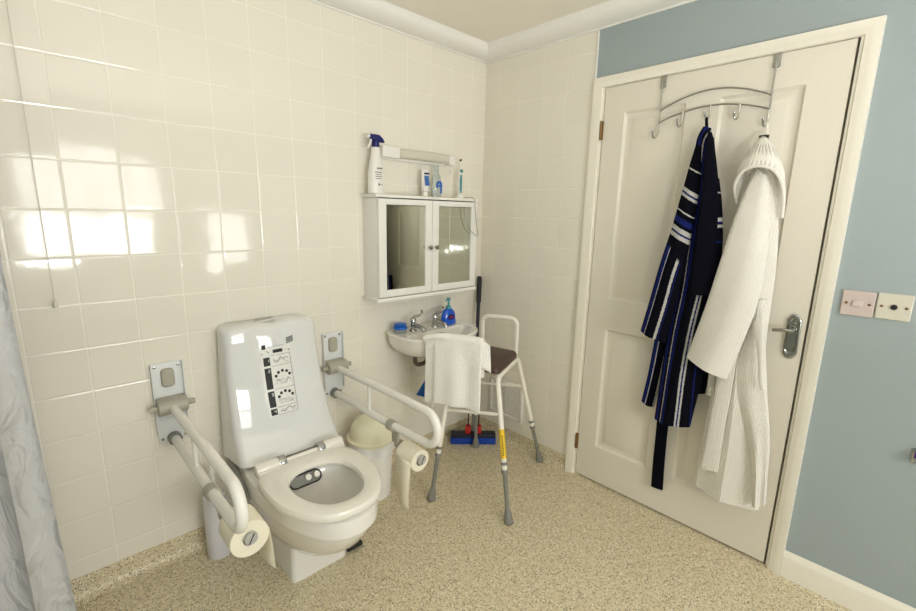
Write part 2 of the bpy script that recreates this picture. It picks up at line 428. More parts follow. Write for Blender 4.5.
# coved vinyl skirting under the tiles
def cove(): return [(0, .083), (-.004, .083), (-.005, .045)] + [(-.005-.032*(1-math.cos(math.radians(a))), .034*(1-math.sin(math.radians(a)))+.001) for a in range(10, 91, 16)] + [(-.04, 0), (0, 0)]
struct(MB().prism(cove(), 'x', XL, 0).obj('baseboard_back', 'floor'))
struct(MB().prism(cove(), 'y', -.708, 0).obj('baseboard_right', 'floor'))
sk = [(0, 0), (-.016, 0), (-.016, .085), (-.013, .097), (-.006, .105), (-.004, .110), (0, .110)]
struct(MB().prism(sk, 'y', YF, -1.718).obj('baseboard_right_painted', 'gloss'))
# door frame: architrave, jamb
b = MB()
ar = [(0, 0), (-.018, .002), (-.018, .018), (-.014, .030), (-.010, .043), (0, .046)]     # depth, distance in from the outer edge
def arch(b, pts_fn):
    rings = []
    for k in range(4): rings.append([pts_fn(k, p, d) for d, p in ar])
    b.loft(rings, True, True)
def af(k, p, d):
    y0, y1, z1 = -.711, -1.719, 2.031
    return [(d, y0-p, 0), (d, y0-p, z1-p), (d, y1+p, z1-p), (d, y1+p, 0)][k]
arch(b, af)
struct(b.obj('trim_4', 'gloss'))
b = MB()
b.box((.06, -.758, 1.0), (.12, .012, 2.0)); b.box((.06, -1.671, 1.0), (.12, .012, 2.0)); b.box((.06, -1.2145, 1.994), (.12, .92, .012))
b.box((.07, -.77, 1.0), (.02, .02, 2.0)); b.box((.07, -1.655, 1.0), (.02, .02, 2.0)); b.box((.07, -1.2145, 1.98), (.02, .92, .02))
b.box((.10, -1.2145, 1.0), (.02, .9, 1.98))
struct(b.obj('trim_5', 'gloss'))
# door leaf with four moulded panels
def door_mesh():
    b = MB(); x0 = .004; ys = [-.768, -.868, -1.137, -1.265, -1.537, -1.657]; zs = [.010, .205, .845, 1.000, 1.866, 1.984]
    bm = b.bm
    def q(pts): b.quad(pts)
    for i in range(5):
        for j in range(5):
            ya, yb, za, zb = ys[i], ys[i+1], zs[j], zs[j+1]
            if i in (1, 3) and j in (1, 3):
                levels = [(0, 0), (.010, .013), (.022, .015), (.046, .003), (.052, .001)]
                rg = [[(x0+d, ya-s_, za+s_), (x0+d, yb+s_, za+s_), (x0+d, yb+s_, zb-s_), (x0+d, ya-s_, zb-s_)] for s_, d in levels]
                for a, c in zip(rg, rg[1:]):
                    for k in range(4): q([a[k], a[(k+1) % 4], c[(k+1) % 4], c[k]])
                q(rg[-1])
            else: q([(x0, ya, za), (x0, yb, za), (x0, yb, zb), (x0, ya, zb)])
    ya, yb, za, zb = ys[0], ys[-1], zs[0], zs[-1]; x1 = .044
    for p in ([(x0, ya, za), (x1, ya, za), (x1, ya, zb), (x0, ya, zb)], [(x0, yb, za), (x1, yb, za), (x1, yb, zb), (x0, yb, zb)], [(x0, ya, zb), (x1, ya, zb), (x1, yb, zb), (x0, yb, zb)], [(x0, ya, za), (x1, ya, za), (x1, yb, za), (x0, yb, za)], [(x1, ya, za), (x1, yb, za), (x1, yb, zb), (x1, ya, zb)]): q(p)
    bmesh.ops.remove_doubles(bm, verts=bm.verts[:], dist=1e-5)
    return b
door = struct(door_mesh().obj('door_1', 'door'))
for zc in (1.795, .20):
    b = MB(); b.box((-.002, -.7635, zc), (.010, .014, .085), .001); b.tube([(-.007, -.7635, zc-.043), (-.007, -.7635, zc+.043)], .005, 10)
    for k in (-.022, .022): b.box((-.007, -.7635, zc+k), (.0115, .0115, .002))
    b.obj('hinge', 'brass', door)
b = MB()
hp = [(-1.600, 1.035), (-1.610, 1.052), (-1.622, 1.056), (-1.634, 1.052), (-1.644, 1.035), (-1.644, .905), (-1.634, .888), (-1.622, .884), (-1.610, .888), (-1.600, .905)]
cyh, czh = -1.622, .97
b.loft([[(x_, cyh+(y-cyh)*s_, czh+(z-czh)*s_) for y, z in hp] for x_, s_ in ((.004, 1.0), (-.003, 1.0), (-.006, .92), (-.006, .80), (-.003, .74), (-.003, .66), (-.008, .6))])
hd = b.obj('door_handle', 'nickel', door)
b = MB(); b.lathe([(0, 0), (.015, 0), (.014, .006), (.010, .010), (.009, .045), (0, .047)], (-.004, -1.622, 1.0), (-1, 0, 0))
b.tube(fillet([(-.045, -1.622, 1.0), (-.05, -1.605, 1.0), (-.05, -1.585, .996), (-.048, -1.566, .992)], .01), .0062, 12)
b.obj('lever', 'nickel', hd)
for z_ in (1.033, .907):
    MB().lathe([(0, 0), (.004, 0), (.003, .002), (0, .002)], (-.004, -1.622, z_), (-1, 0, 0), 10).obj('screw', 'steel', hd)

# ------------------------------------------------------------------ toilet
CX = -1.349
toi = thing('toilet', 'white wash and dry toilet with tall sloping cistern cover against the tiled wall', 'toilet', (CX, -.3, 0))
FY = [(.385, -.285), (.43, -.280), (.50, -.228), (.58, -.190), (.68, -.160), (.78, -.141), (.88, -.127), (.925, -.118), (.937, -.105)]
def fy(z):
    P = FY
    for (a, ya), (c, yc) in zip(P, P[1:]):
        if z <= c: t = (z-a)/(c-a); return ya+(yc-ya)*t
    return P[-1][1]
BULGE = .013
def fw(z): return .376 + (.935-z)/.55*.038
# smooth front curve from the samples
zsamp = [p.y for p in crom([(y, z, 0) for z, y in FY], 40)]; ysamp = [p.x for p in crom([(y, z, 0) for z, y in FY], 40)]
def fyc(z):
    for i in range(40):
        if zsamp[i] <= z <= zsamp[i+1]: t = (z-zsamp[i])/max(1e-6, zsamp[i+1]-zsamp[i]); return ysamp[i]+(ysamp[i+1]-ysamp[i])*t
    return ysamp[-1] if z > zsamp[-1] else ysamp[0]
b = MB(); rings = []
zl = [.43-.0, .44, .46, .48, .50, .53, .56, .60, .64, .68, .72, .76, .80, .84, .88, .91, .925, .933, .937]
for k, z in enumerate(zl):
    ins = {len(zl)-1: .02, len(zl)-2: .008, len(zl)-3: .002}.get(k, 0)
    yf = fyc(z)+ins; yb = -.004; w = fw(z)-2*ins; rad = .028
    ring = []
    base_ = rrect(w, yb-yf, min(rad, (yb-yf)/2-.004), 5, CX, (yf+yb)/2)
    base_ = base_[:18]+[(base_[17][0]+(base_[18][0]-base_[17][0])*q/12, base_[17][1]) for q in range(1, 12)]+base_[18:]
    for px, py in base_:
        # lower edge of the cover climbs down towards the wall
        t = (py-yf)/(yb-yf); zz = z - max(0, (.50-z)/.07)*.045*t
        if py < yf+.02 or py < (yf+yb)/2: py += BULGE*((px-CX)/(w/2))**2*min(1, max(0, ((yf+yb)/2-py)/((yb-yf)/2)*2))
        crown = .016*abs(math.sin(2*PI*min(1, max(0, (px-CX)/w+.5))))**.7 if k >= len(zl)-4 else 0
        ring.append((px, py, zz + crown*.6))
    rings.append(ring)
b.loft(rings); b.obj('cistern_cover', 'acrylic', toi)
MB().box((CX+.0, -.022, .937), (.080, .034, .014), .004).obj('cover_latch', 'greyl', toi)
# instruction sticker that follows the front of the cover
def on_front(px, z, lift): return (px, fyc(z)+BULGE*((px-CX)/(fw(z)/2))**2-lift, z)
def decal(b, x0, x1, z0, z1, lift=.0012, n=6):
    rr = [[on_front(x0+(x1-x0)*q/6, z0+(z1-z0)*k/n, lift) for q in range(7)] for k in range(n+1)]
    b.loft(rr, closed=False)
SX0, SX1 = -1.414, -1.292
def zs_(z): return .806+(z-.806)*.91
b = MB(); decal(b, SX0, SX1, zs_(.548), .845, .0008, 16); stk = b.obj('instruction_sticker', 'film', toi)
def disc(b, px, z, rx, rz, lift=.0016, n=14):
    b.quad([on_front(px+rx*math.cos(2*PI*k/n), z+rz*math.sin(2*PI*k/n), lift) for k in range(n)])
b = MB()
for z0, z1 in ((.768, .806), (.664, .758), (.585, .654), (.552, .578)): decal(b, -1.406, -1.380, zs_(z0), zs_(z1), .0014)
split(b, 'number_bar', 'ink', stk)
b = MB()
def digit(b, n, px, z):
    w, h, t = .006, .011, .0018
    segs = {1: 'bc', 2: 'abged', 3: 'abgcd', 4: 'fgbc'}[n]
    pos = {'a': (0, h/2, w, t), 'g': (0, 0, w, t), 'd': (0, -h/2, w, t), 'b': (w/2, h/4, t, h/2), 'c': (w/2, -h/4, t, h/2), 'f': (-w/2, h/4, t, h/2), 'e': (-w/2, -h/4, t, h/2)}
    for s_ in segs:
        a, c, ww, hh = pos[s_]; decal(b, px+a-ww/2, px+a+ww/2, z+c-hh/2, z+c+hh/2, .002, 1)
b.bm.free()
for n, z in ((1, .790), (2, .744), (3, .640), (4, .566)):
    b = MB(); digit(b, n, -1.388, zs_(z)); b.obj('numeral', 'film', stk)
b = MB()
for zc in (.706, .614):
    for k in range(5):
        a = math.radians(160-35*k); disc(b, -1.335+.030*math.cos(a), zs_(zc+.030*math.sin(a)), .0062, .0062)
split(b, 'button_dot', 'ink', stk)
b = MB(); rnd = random.Random(3)
def stroke(b, pts, w=.0014):
    for (x0, z0), (x1, z1) in zip(pts, pts[1:]):
        d = Vector((x1-x0, z1-z0)); n_ = Vector((-d.y, d.x)).normalized()*w/2
        b.quad([on_front(x0+n_.x, z0+n_.y, .0015), on_front(x1+n_.x, z1+n_.y, .0015), on_front(x1-n_.x, z1-n_.y, .0015), on_front(x0-n_.x, z0-n_.y, .0015)])
for z in (.811, .763, .659, .581, .550): stroke(b, [(-1.376, zs_(z)), (-1.296, zs_(z))])
stroke(b, [(-1.296, zs_(.550)), (-1.296, .811)])
for zc, hh in ((.787, .016), (.690, .014), (.600, .014), (.566, .009)):
    for q in range(3):
        pts = [(-1.367+.062*k/6, zs_(zc+hh*rnd.uniform(-1, 1))) for k in range(7)]; stroke(b, pts, .0012)
for xx in (-1.408, -1.385, -1.315, -1.300): stroke(b, [(xx+rnd.uniform(-.006, .006), .826+rnd.uniform(-.006, .006)) for _ in range(4)], .0018)
stroke(b, [(-1.385, .846), (-1.318, .848)], .0012)
b.obj('line_drawings', 'inkg', stk)
b = MB()
decal(b, -1.407, -1.392, .840, .858, .0016, 1); b.obj('maker_mark', 'ink', stk); b = MB()
decal(b, -1.365, -1.325, .820, .834, .0016, 1); b.obj('bar_code', 'ink', stk); b = MB()
for k in range(4): stroke(b, [(-1.305, .852+k*.0065), (-1.275, .858+k*.0065)], .0036)
b.obj('striped_logo', 'ink', stk)

# bowl
def egg(hw, yb, yf, z, n=40, p=.86, cx=CX):
    ym = yb + (yf-yb)*.42; out = []
    for k in range(n):
        a = 2*PI*k/n; c_, s_ = math.cos(a), math.sin(a)
        x = hw*math.copysign(abs(c_)**p, c_); y = ym + ((ym-yf) if s_ < 0 else (yb-ym))*math.copysign(abs(s_)**(p if s_ > 0 else 1), s_)
        out.append((cx+x, y, z))
    return out
b = MB()
rings = [egg(.085, -.15, -.43, .15), egg(.115, -.10, -.52, .150), egg(.150, -.06, -.620, .185), egg(.174, -.035, -.695, .245), egg(.184, -.03, -.740, .305), egg(.188, -.03, -.759, .345),
         egg(.189, -.03, -.761, .350), egg(.195, -.03, -.769, .354), egg(.196, -.03, -.770, .395), egg(.194, -.03, -.768, .412), egg(.186, -.035, -.758, .418),
         egg(.145, -.40, -.735, .418), egg(.135, -.41, -.728, .405), egg(.128, -.415, -.715, .36), egg(.118, -.42, -.69, .30), egg(.085, -.44, -.62, .235), egg(.05, -.46, -.56, .20)]
rings = [[(x-.006, y, z-(.008 if z > .33 else 0)) for x, y, z in rg] for rg in rings]
b.loft(rings); bowl = b.obj('bowl', 'ceramic', toi)
MB().loft([egg(.098, -.43, -.645, .2555), egg(.002, -.53, -.535, .2557)], cap0=False).obj('water', 'water', toi)
b = MB(); rr = [[(x, y, z) for x, y in rrect(.232-2*i, .43-i, .022, 5, CX, -.245)] for z, i in ((0, 0), (.02, 0), (.22, .004))]
b.loft(rr); b.obj('pedestal', 'ceramic', toi)
# seat ring
def egg2(hw, yb, yf, z, n):
    ym = yb+(yf-yb)*.40; out = []
    for k in range(n):
        a = 2*PI*k/n; c_, s_ = math.cos(a), math.sin(a)
        if s_ >= 0: x = hw*math.copysign(abs(c_)**.55, c_)*(1-.05*s_); y = ym+(yb-ym)*abs(s_)**.62
        else: x = hw*math.copysign(abs(c_)**.84, c_); y = ym-(ym-yf)*abs(s_)**.96
        out.append((CX+x, y, z))
    return out
b = MB(); n = 48; prof = [(0, 0), (-.02, .006), (-.01, .017), (.06, .024), (.3, .028), (.7, .027), (.92, .022), (1.0, .012), (1.0, .004), (.9, 0), (.5, -.002)]
o_ = [(x-.012, y, z) for x, y, z in egg2(.193, -.318, -.770, 0, n)]; i_ = [(x-.010, y, z) for x, y, z in egg(.117, -.420, -.708, 0, n, .88)]
tilt = lambda y: .420 + .004*(y+.35)/(-.45)
rings = [[(a[0]+(c_[0]-a[0])*t, a[1]+(c_[1]-a[1])*t, tilt(a[1])+h) for a, c_ in zip(o_, i_)] for t, h in prof + [prof[0]]]
b.loft(rings, False, False); seat = b.obj('seat', 'seatm', toi)
for s_ in (-1, 1):
    b = MB(); b.lathe([(0, 0), (.023, 0), (.025, .004), (.025, .086), (.022, .092), (.0, .093)], (CX-.006+s_*.084, -.336, .444), (s_, 0, 0), 20)
    b.box((CX-.008+s_*.126, -.350, .437), (.100, .05, .026), .009)
    hg = b.obj('hinge_barrel', 'seatm', seat)
    MB().lathe([(0, 0), (.027, 0), (.0275, .003), (.0275, .025), (.027, .028), (0, .028)], (CX-.006+s_*.066, -.336, .445), (s_, 0, 0), 20).obj('hinge_cap', 'chrome', seat)
MB().tube([(CX-.07, -.336, .443), (CX+.07, -.336, .443)], .012).obj('hinge_rod', 'seatm', seat)
# spray unit under the back of the seat
rot = Matrix.Rotation(math.radians(55), 3, 'X')
b = MB(); rr = []
for d, s_ in ((0, .97), (.003, 1.0), (.011, 1.0), (.014, .95)):
    rr.append([Vector((CX-.036, -.424, .392)) + rot @ Vector((x*s_, y*s_, d)) for x, y in rrect(.125, .046, .022, 6)])
b.loft(rr); sp_ = b.obj('spray_unit', 'grey', toi)
b = MB(); rim = [Vector((CX-.036, -.424, .392)) + rot @ Vector((x, y, .0145)) for x, y in rrect(.122, .044, .021, 6)]
b.tube(rim+[rim[0]], .003, 6); b.obj('seal', 'dark', sp_)
for px in (.000, .034):
    b = MB(); p0 = Vector((CX-.028+px, -.432, .398)) + rot @ Vector((0, .002, .014))
    b.lathe([(0, 0), (.012, 0), (.011, .004), (0, .005)], p0, rot @ Vector((0, 0, 1)), 16); b.obj('spray_button', 'white', sp_)
# flush hose down the left side, black pedal on the right
b = MB(); b.tube(crom([(CX-.186, -.03, .385), (CX-.200, -.10, .392), (CX-.205, -.17, .388), (CX-.207, -.25, .365), (CX-.208, -.33, .335)], 20), [.013]*12+[.012-.0008*k for k in range(9)]); b.obj('side_hose', 'grey', toi)
b = MB(); b.box((CX+.150, -.452, .02), (.070, .028, .018), .005); b.obj('foot_pedal', 'dark', toi)

# ------------------------------------------------------------------ grab rails (one built, one copied)
def make_rail(x, ro, label):
    t = thing('grab_rail', label, 'grab rail', (x, 0, .66), 'fold down grab rails either side of the toilet')
    b = MB(); b.box((x, -.004, .663), (.100, .006, .322), .002)
    for s_ in (-1, 1): b.box((x+s_*.051, -.012, .745), (.004, .024, .155), .0015); b.box((x+s_*.051, -.012, .60), (.004, .02, .12), .0015)
    b.obj('wall_plate', 'lgrey', t)
    b = MB(); b.loft([[(x+px*s_, -.007-d, .765+pz*s_) for px, pz in rrect(.044, .072, .014, 5)] for d, s_ in ((0, 1), (.008, 1), (.014, .86))]); b.obj('locking_tab', 'greyg', t)
    b = MB()
    for sx_, sz_ in ((-1, .81), (1, .81), (-1, .52), (1, .52)): b.lathe([(0, 0), (.006, 0), (.005, .003), (0, .004)], (x+sx_*.038, -.007, sz_), (0, -1, 0), 10)
    split(b, 'plate_screw', 'steel', t)
    b = MB(); b.lathe([(0, 0), (.028, 0), (.031, .003), (.031, .095), (.028, .098), (0, .098)], (x-.049, -.042, .662), (1, 0, 0), 24); b.box((x, -.02, .662), (.094, .034, .058), .006); b.obj('pivot_barrel', 'greyg', t)
    b = MB(); b.tube([(x-.075, -.042, .662), (x+.075, -.042, .662)], .011, 14); b.obj('pivot_bolt', 'greyg', t)
    b = MB(); path = fillet([(x, -.055, .655), (x, -.45, .668), (x, -.784, .668), (x, -.784, .540), (x, -.45, .526), (x, -.012, .520)], [0, .2, .066, .066, .2, 0], 9)
    b.tube(path, .0165, 16); b.obj('bar', 'rail', t)
    b = MB(); b.tube([(x, -.010, .520), (x, -.035, .519)], .024, 18); b.obj('bar_socket', 'grey', t)
    b = MB(); b.tube([(x, -.325, .66), (x, -.325, .52)], .008, 12); b.obj('strut', 'rail', t)
    # roll holder clipped to the lower bar
    b = MB(); b.lathe([(0.0165, 0), (.022, 0), (.023, .003), (.023, .037), (.022, .04), (.0165, .04)], (x, -.475, .525), (0, -1, 0), 20)
    b.box((x+.018, -.495, .486), (.014, .04, .090), .005); b.box((x+.010+ro/2, -.503, .438), (ro, .022, .022), .005); b.obj('roll_clip', 'greyg', t)
    b = MB(); b.tube([(x+ro, -.49, .420), (x+ro, -.645, .420)], .012, 14); b.lathe([(0, 0), (.0195, 0), (.0205, .006), (.019, .012), (0, .013)], (x+ro, -.642, .420), (0, -1, 0), 20); b.obj('roll_spindle', 'greyl', t)
    MB().box((x+ro, -.6555, .420), (.0025, .002, .036), 0, Matrix.Rotation(.5, 3, 'Y')).obj('spindle_slot', 'dark', t)
    return t
railL = make_rail(-1.716, .058, 'white fold-down grab rail left of the toilet, full paper roll hanging from it')
railR = make_rail(-1.03, .036, 'white fold-down grab rail right of the toilet, between it and the sink')

def make_roll(name, x, rad, side, tail, label):
    t = thing(name, label, 'toilet roll', (x, -.59, .42-rad), 'toilet paper rolls on the grab rails')
    z = .420-(.0205-.012); ya, yb = -.530, -.640
    b = MB(); n = 40; prof = [(.021, 0), (rad-.002, 0), (rad, .002), (rad, .108), (rad-.002, .110), (.021, .110)]
    rings = [[(x+rr*math.cos(2*PI*k/n), ya-d, z+rr*math.sin(2*PI*k/n)) for k in range(n)] for rr, d in prof+[prof[0]]]
    b.loft(rings, False, False); b.obj('paper', 'paper', t)
    b = MB(); rings = [[(x+rr*math.cos(2*PI*k/n), ya-d, z+rr*math.sin(2*PI*k/n)) for k in range(n)] for rr, d in ((.0195, .001), (.021, .001), (.021, .109), (.0195, .109), (.0195, .001))]
    b.loft(rings, False, False); b.obj('core', 'greyg', t)
    b = MB(); rr = []
    for k in range(15):
        s_ = k/14; zz = z+.005-tail*s_; xx = x+side*(rad+.0015) + side*(.006*math.sin(s_*2.4)); tw = .012*s_*s_
        rr.append([(xx-side*tw*1.0+.002*math.sin(3*s_), ya-.004-.004*s_, zz), (xx, (ya+yb)/2, zz), (xx+side*tw*.4, yb+.004-(.002 if side > 0 else -.006)*s_, zz+.012*s_)])
    b.loft(rr, closed=False); b.obj('loose_sheet', 'paper', t, mods=(('SOLIDIFY', dict(thickness=.0006)),))
make_roll('toilet_roll', -1.658, .058, 1, .165, 'fat toilet roll on the left grab rail with round grey end in front')
make_roll('toilet_roll', -.994, .045, -1, .215, 'thinner toilet roll on the right grab rail, long sheet hanging down')

# ------------------------------------------------------------------ bin and brush holder
t = thing('swing_bin', 'white plastic bin with cream domed lid beside the toilet', 'bin', (-.922, -.168, 0))
b = MB(); bx, by = -.922, -.168
b.lathe([(0, 0), (.086, 0), (.09, .004), (.106, .302), (.104, .302), (.0, .300)], (bx, by, 0), n=40); b.obj('body', 'white', t)
b = MB(); n = 48; rr = []
for z_, r_, am in ((.303, .1085, 0), (.297, .111, .001), (.28, .111, .002), (.26, .1095, .004), (.235, .1065, .006)):
    rr.append([(bx+(r_+am*math.sin(7*2*PI*k/n)*.6+am*.5*math.sin(13*2*PI*k/n+1))*math.cos(2*PI*k/n), by+(r_+am*math.sin(7*2*PI*k/n)*.6)*math.sin(2*PI*k/n), z_+am*2*math.sin(5*2*PI*k/n)) for k in range(n)])
b.loft(rr, False, False); b.obj('bin_liner', 'liner', t)
b = MB(); b.lathe([(.104, .305), (.117, .302), (.120, .306), (.120, .316), (.112, .320), (.108, .323), (.107, .338), (.102, .362), (.090, .386), (.070, .405), (.046, .417), (.022, .422), (0, .423)], (bx, by, 0), n=48); b.obj('domed_lid', 'cream', t)

t = thing('toilet_brush', 'white toilet brush in its round holder on the floor left of the toilet', 'toilet brush', (-1.618, -.098, 0))
b = MB(); b.lathe([(0, 0), (.042, 0), (.045, .004), (.0425, .25), (.041, .268), (.036, .271), (.0, .271)], (-1.618, -.098, 0)); b.obj('holder', 'lilac', t)
b = MB(); b.lathe([(0, .271), (.030, .271), (.029, .280), (.010, .290), (.008, .30), (.009, .35), (.012, .38), (.008, .392), (0, .394)], (-1.618, -.098, 0), n=20); b.obj('handle', 'white', t)

# ------------------------------------------------------------------ mirror cabinet
x0, x1, z0, z1, dp = -.853, -.176, .965, 1.478, .130
t = thing('mirror_cabinet', 'white bathroom cabinet with two mirrored doors on the wall above the sink', 'cabinet', ((x0+x1)/2, 0, z0))
b = MB(); xc = (x0+x1)/2; w = x1-x0
b.box((x0+.018, -dp/2+.006, (z0+z1)/2), (.016, dp-.012, z1-z0-.03), .001); b.box((x1-.018, -dp/2+.006, (z0+z1)/2), (.016, dp-.012, z1-z0-.03), .001)
b.box((xc, -.006, (z0+z1)/2), (w-.04, .01, z1-z0-.03)); b.obj('carcass', 'satin', t)
MB().box((xc, -dp/2-.004, z1-.007), (w+.004, dp+.008, .014), .004).obj('top_board', 'satin', t)
b = MB(); b.box((xc, -dp/2-.004, z0+.010), (w+.004, dp+.008, .020), .005); b.obj('bottom_board', 'satin', t)
for s_, (a, c_) in enumerate(((x0+.011, xc-.0015), (xc+.0015, x1-.011))):
    zb, zt = z0+.024, z1-.019; fwd = .043; yf = -dp
    b = MB()
    b.box(((a+fwd/2), yf-.008+.008, (zb+zt)/2), (fwd, .017, zt-zb), .002); b.box((c_-fwd/2, yf, (zb+zt)/2), (fwd, .017, zt-zb), .002)
    b.box(((a+c_)/2, yf, zb+fwd/2-.004), (c_-a-2*fwd+.004, .017, fwd-.008), .002); b.box(((a+c_)/2, yf, zt-fwd/2+.008), (c_-a-2*fwd+.004, .017, fwd-.016), .002)
    d_ = b.obj('door', 'satin', t)
    MB().box(((a+c_)/2, yf-.001, (zb+zt)/2), (c_-a-2*fwd+.01, .004, zt-zb-2*fwd+.026)).obj('mirror', 'mirror', d_)
    kx = (c_-.020) if s_ == 0 else (a+.020)
    MB().lathe([(0, 0), (.006, 0), (.005, .008), (.011, .013), (.012, .018), (.009, .023), (0, .025)], (kx, yf-.0085, 1.222), (0, -1, 0), 18).obj('knob', 'nickel', d_)

# strip light over the cabinet
t = thing('shaver_light', 'white strip light mounted on the tiles above the mirrored cabinet', 'light', (-.54, 0, 1.68))
MB().box((-.545, -.012, 1.680), (.47, .022, .062), .004).obj('back_plate', 'satin', t)
MB().box((-.715, -.04, 1.682), (.105, .055, .056), .010).obj('end_housing', 'white', t)
b = MB(); b.loft([[(xx, -.045+yy, 1.682+zz) for yy, zz in rrect(.040, .046, .016, 5)] for xx in (-.6625, -.336)]); b.obj('diffuser', 'ivory', t)
MB().box((-.312, -.038, 1.678), (.045, .05, .05), .008).obj('end_cap', 'white', t)
b = MB(); b.tube([(-.312, -.05, 1.652), (-.312, -.05, 1.625)], .0015, 6); b.lathe([(0, 0), (.005, .002), (.006, .012), (.003, .018), (0, .018)], (-.312, -.05, 1.608), n=12); b.obj('pull_switch', 'white', t)

ZT = 1.478
# spray bottle
t = thing('spray_bottle', 'white trigger spray bottle with navy head standing on the cabinet', 'bottle', (-.803, -.062, ZT))
b = MB(); bx, by = -.803, -.062
def oval(rx, ry, z, n=28, ox=0): return [(bx+ox+rx*math.cos(2*PI*k/n), by+ry*math.sin(2*PI*k/n), ZT+z) for k in range(n)]
b.loft([oval(.036, .026, 0), oval(.0425, .031, .004), oval(.043, .032, .06), oval(.042, .031, .10), oval(.034, .028, .135), oval(.027, .024, .165), oval(.022, .020, .20), oval(.019, .018, .214), oval(.014, .014, .216)]); b.obj('bottle', 'white', t)
b = MB(); b.lathe([(0, .214), (.018, .214), (.018, .240), (.015, .243), (0, .243)], (bx, by, ZT), n=20)
b.loft([[(bx+px, by+yy, ZT+zz) for yy, zz in rrect(.026, hh, .008, 4, 0, zc)] for px, hh, zc in ((-.034, .018, .262), (-.02, .028, .257), (.0, .036, .254), (.018, .032, .255), (.034, .022, .249), (.042, .010, .243))])
hd = b.obj('trigger_head', 'navy', t)
b = MB(); b.lathe([(0, 0), (.009, 0), (.0085, .012), (0, .013)], (bx-.034, by, ZT+.262), (-1, 0, 0), 14); b.obj('nozzle', 'white', hd)
b = MB(); b.tube(crom([(bx-.024, by, ZT+.250), (bx-.030, by, ZT+.228), (bx-.044, by, ZT+.206)], 10), [.006-.0002*k for k in range(11)], 8); b.obj('trigger', 'white', hd)
b = MB()
for xx, z_, w_, h_ in ((.0, .118, .030, .006), (-.006, .100, .036, .004), (-.006, .090, .032, .003), (-.006, .081, .032, .003), (-.006, .072, .030, .003), (-.004, .045, .010, .009), (.010, .045, .010, .003)):
    n = 8; rr = []
    for zz in (z_-h_/2, z_+h_/2):
        rr.append([(bx+xx-w_/2+w_*k/n, by-.0325*math.sqrt(max(0, 1-((xx-w_/2+w_*k/n)/.0432)**2))-.0006, ZT+zz) for k in range(n+1)])
    b.loft(rr, closed=False)
split(b, 'label_line', 'inkg', t)
# toothpaste
t = thing('toothpaste_tube', 'white and blue toothpaste tube standing on its cap on the cabinet', 'toothpaste', (-.500, -.058, ZT))
b = MB(); bx, by = -.500, -.058
def tub(rx, ry, z, n=24): return [(bx+rx*math.cos(2*PI*k/n), by+ry*math.sin(2*PI*k/n), ZT+z) for k in range(n)]
b.loft([tub(.012, .012, .024), tub(.019, .017, .030), tub(.0205, .016, .06), tub(.022, .010, .10), tub(.0225, .004, .132), tub(.0225, .002, .138)]); b.obj('tube', 'white', t)
MB().lathe([(0, 0), (.016, 0), (.017, .002), (.0155, .024), (0, .024)], (bx, by, ZT), n=20).obj('cap', 'white', t)
b = MB()
b.box((bx, by-.0165, ZT+.082), (.028, .003, .05), .001, Matrix.Rotation(math.radians(-10), 3, 'X')); b.obj('blue_panel', mat('blue_print', (60, 110, 180), .4), t)
b = MB(); b.box((bx, by-.014, ZT+.118), (.03, .004, .008), .001, Matrix.Rotation(math.radians(-8), 3, 'X')); b.obj('brand_band', 'navy', t)
# mouthwash
t = thing('mouthwash_bottle', 'small clear bottle with blue swirl label standing on the cabinet', 'bottle', (-.425, -.062, ZT))
bx, by = -.425, -.062; b = MB()
b.loft([oval(.026, .018, 0), oval(.029, .020, .004), oval(.029, .020, .085), oval(.024, .018, .108), oval(.013, .013, .125), oval(.012, .012, .138)]); b.obj('bottle', 'clear', t)
MB().lathe([(0, .138), (.013, .138), (.0125, .165), (0, .166)], (bx, by, ZT), n=20).obj('cap', 'clear', t)
b = MB(); pts = []
for k in range(15):
    a = math.radians(-40+260*k/14); pts.append((bx+.002+.015*math.cos(a), by-.0205, ZT+.062+.018*math.sin(a)))
b.tube(pts, [.004+.003*math.sin(PI*k/14) for k in range(15)], 8); b.box((bx+.006, by-.021, ZT+.060), (.034, .003, .009), .001); b.box((bx+.016, by-.0205, ZT+.040), (.012, .003, .036), .001)
b.obj('blue_label', 'bluep', t)
# electric toothbrush with its cable
t = thing('electric_toothbrush', 'white and teal electric toothbrush on its charger at the cabinet right end', 'toothbrush', (-.250, -.058, ZT))
bx, by = -.250, -.058
b = MB(); b.lathe([(0, 0), (.024, 0), (.025, .004), (.022, .016), (.010, .022), (0, .024)], (bx, by, ZT), n=24); b.obj('charger', 'white', t)
b = MB(); b.lathe([(0, .020), (.012, .020), (.0135, .05), (.013, .10), (.0105, .135), (.006, .150), (.004, .155), (.0035, .20), (.005, .212), (0, .214)], (bx, by, ZT), n=20); hb = b.obj('handle', 'white', t)
b = MB(); b.loft([[(bx-.002+px, by-.0125+py*.5, ZT+z_) for px, py in rrect(w_, .008, .003, 3)] for z_, w_ in ((.03, .008), (.05, .016), (.10, .017), (.13, .010))]); b.obj('grip', 'teal', hb)
b = MB(); b.lathe([(0, 0), (.009, 0), (.010, .006), (.008, .012), (0, .012)], (bx+.004, by-.002, ZT+.150), (0.2, -.9, .1), 16); b.obj('spare_head', 'teal', t)
b = MB(); b.lathe([(0, 0), (.0065, 0), (.0065, .006), (0, .006)], (bx, by-.002, ZT+.208), (-.2, -1, 0), 14); b.obj('brush_head', 'dark', hb)
b = MB(); b.tube(crom([(bx+.02, by-.01, ZT+.006), (bx+.03, -.14, ZT+.004), (bx+.036, -.150, ZT-.06), (bx+.05, -.151, ZT-.15), (bx+.062, -.150, ZT-.19), (bx+.045, -.151, ZT-.20), (bx-.01, -.1505, ZT-.16), (bx-.04, -.150, ZT-.10), (bx-.052, -.150, ZT-.045)], 60), .0016, 6); b.obj('cable', 'grey', t)

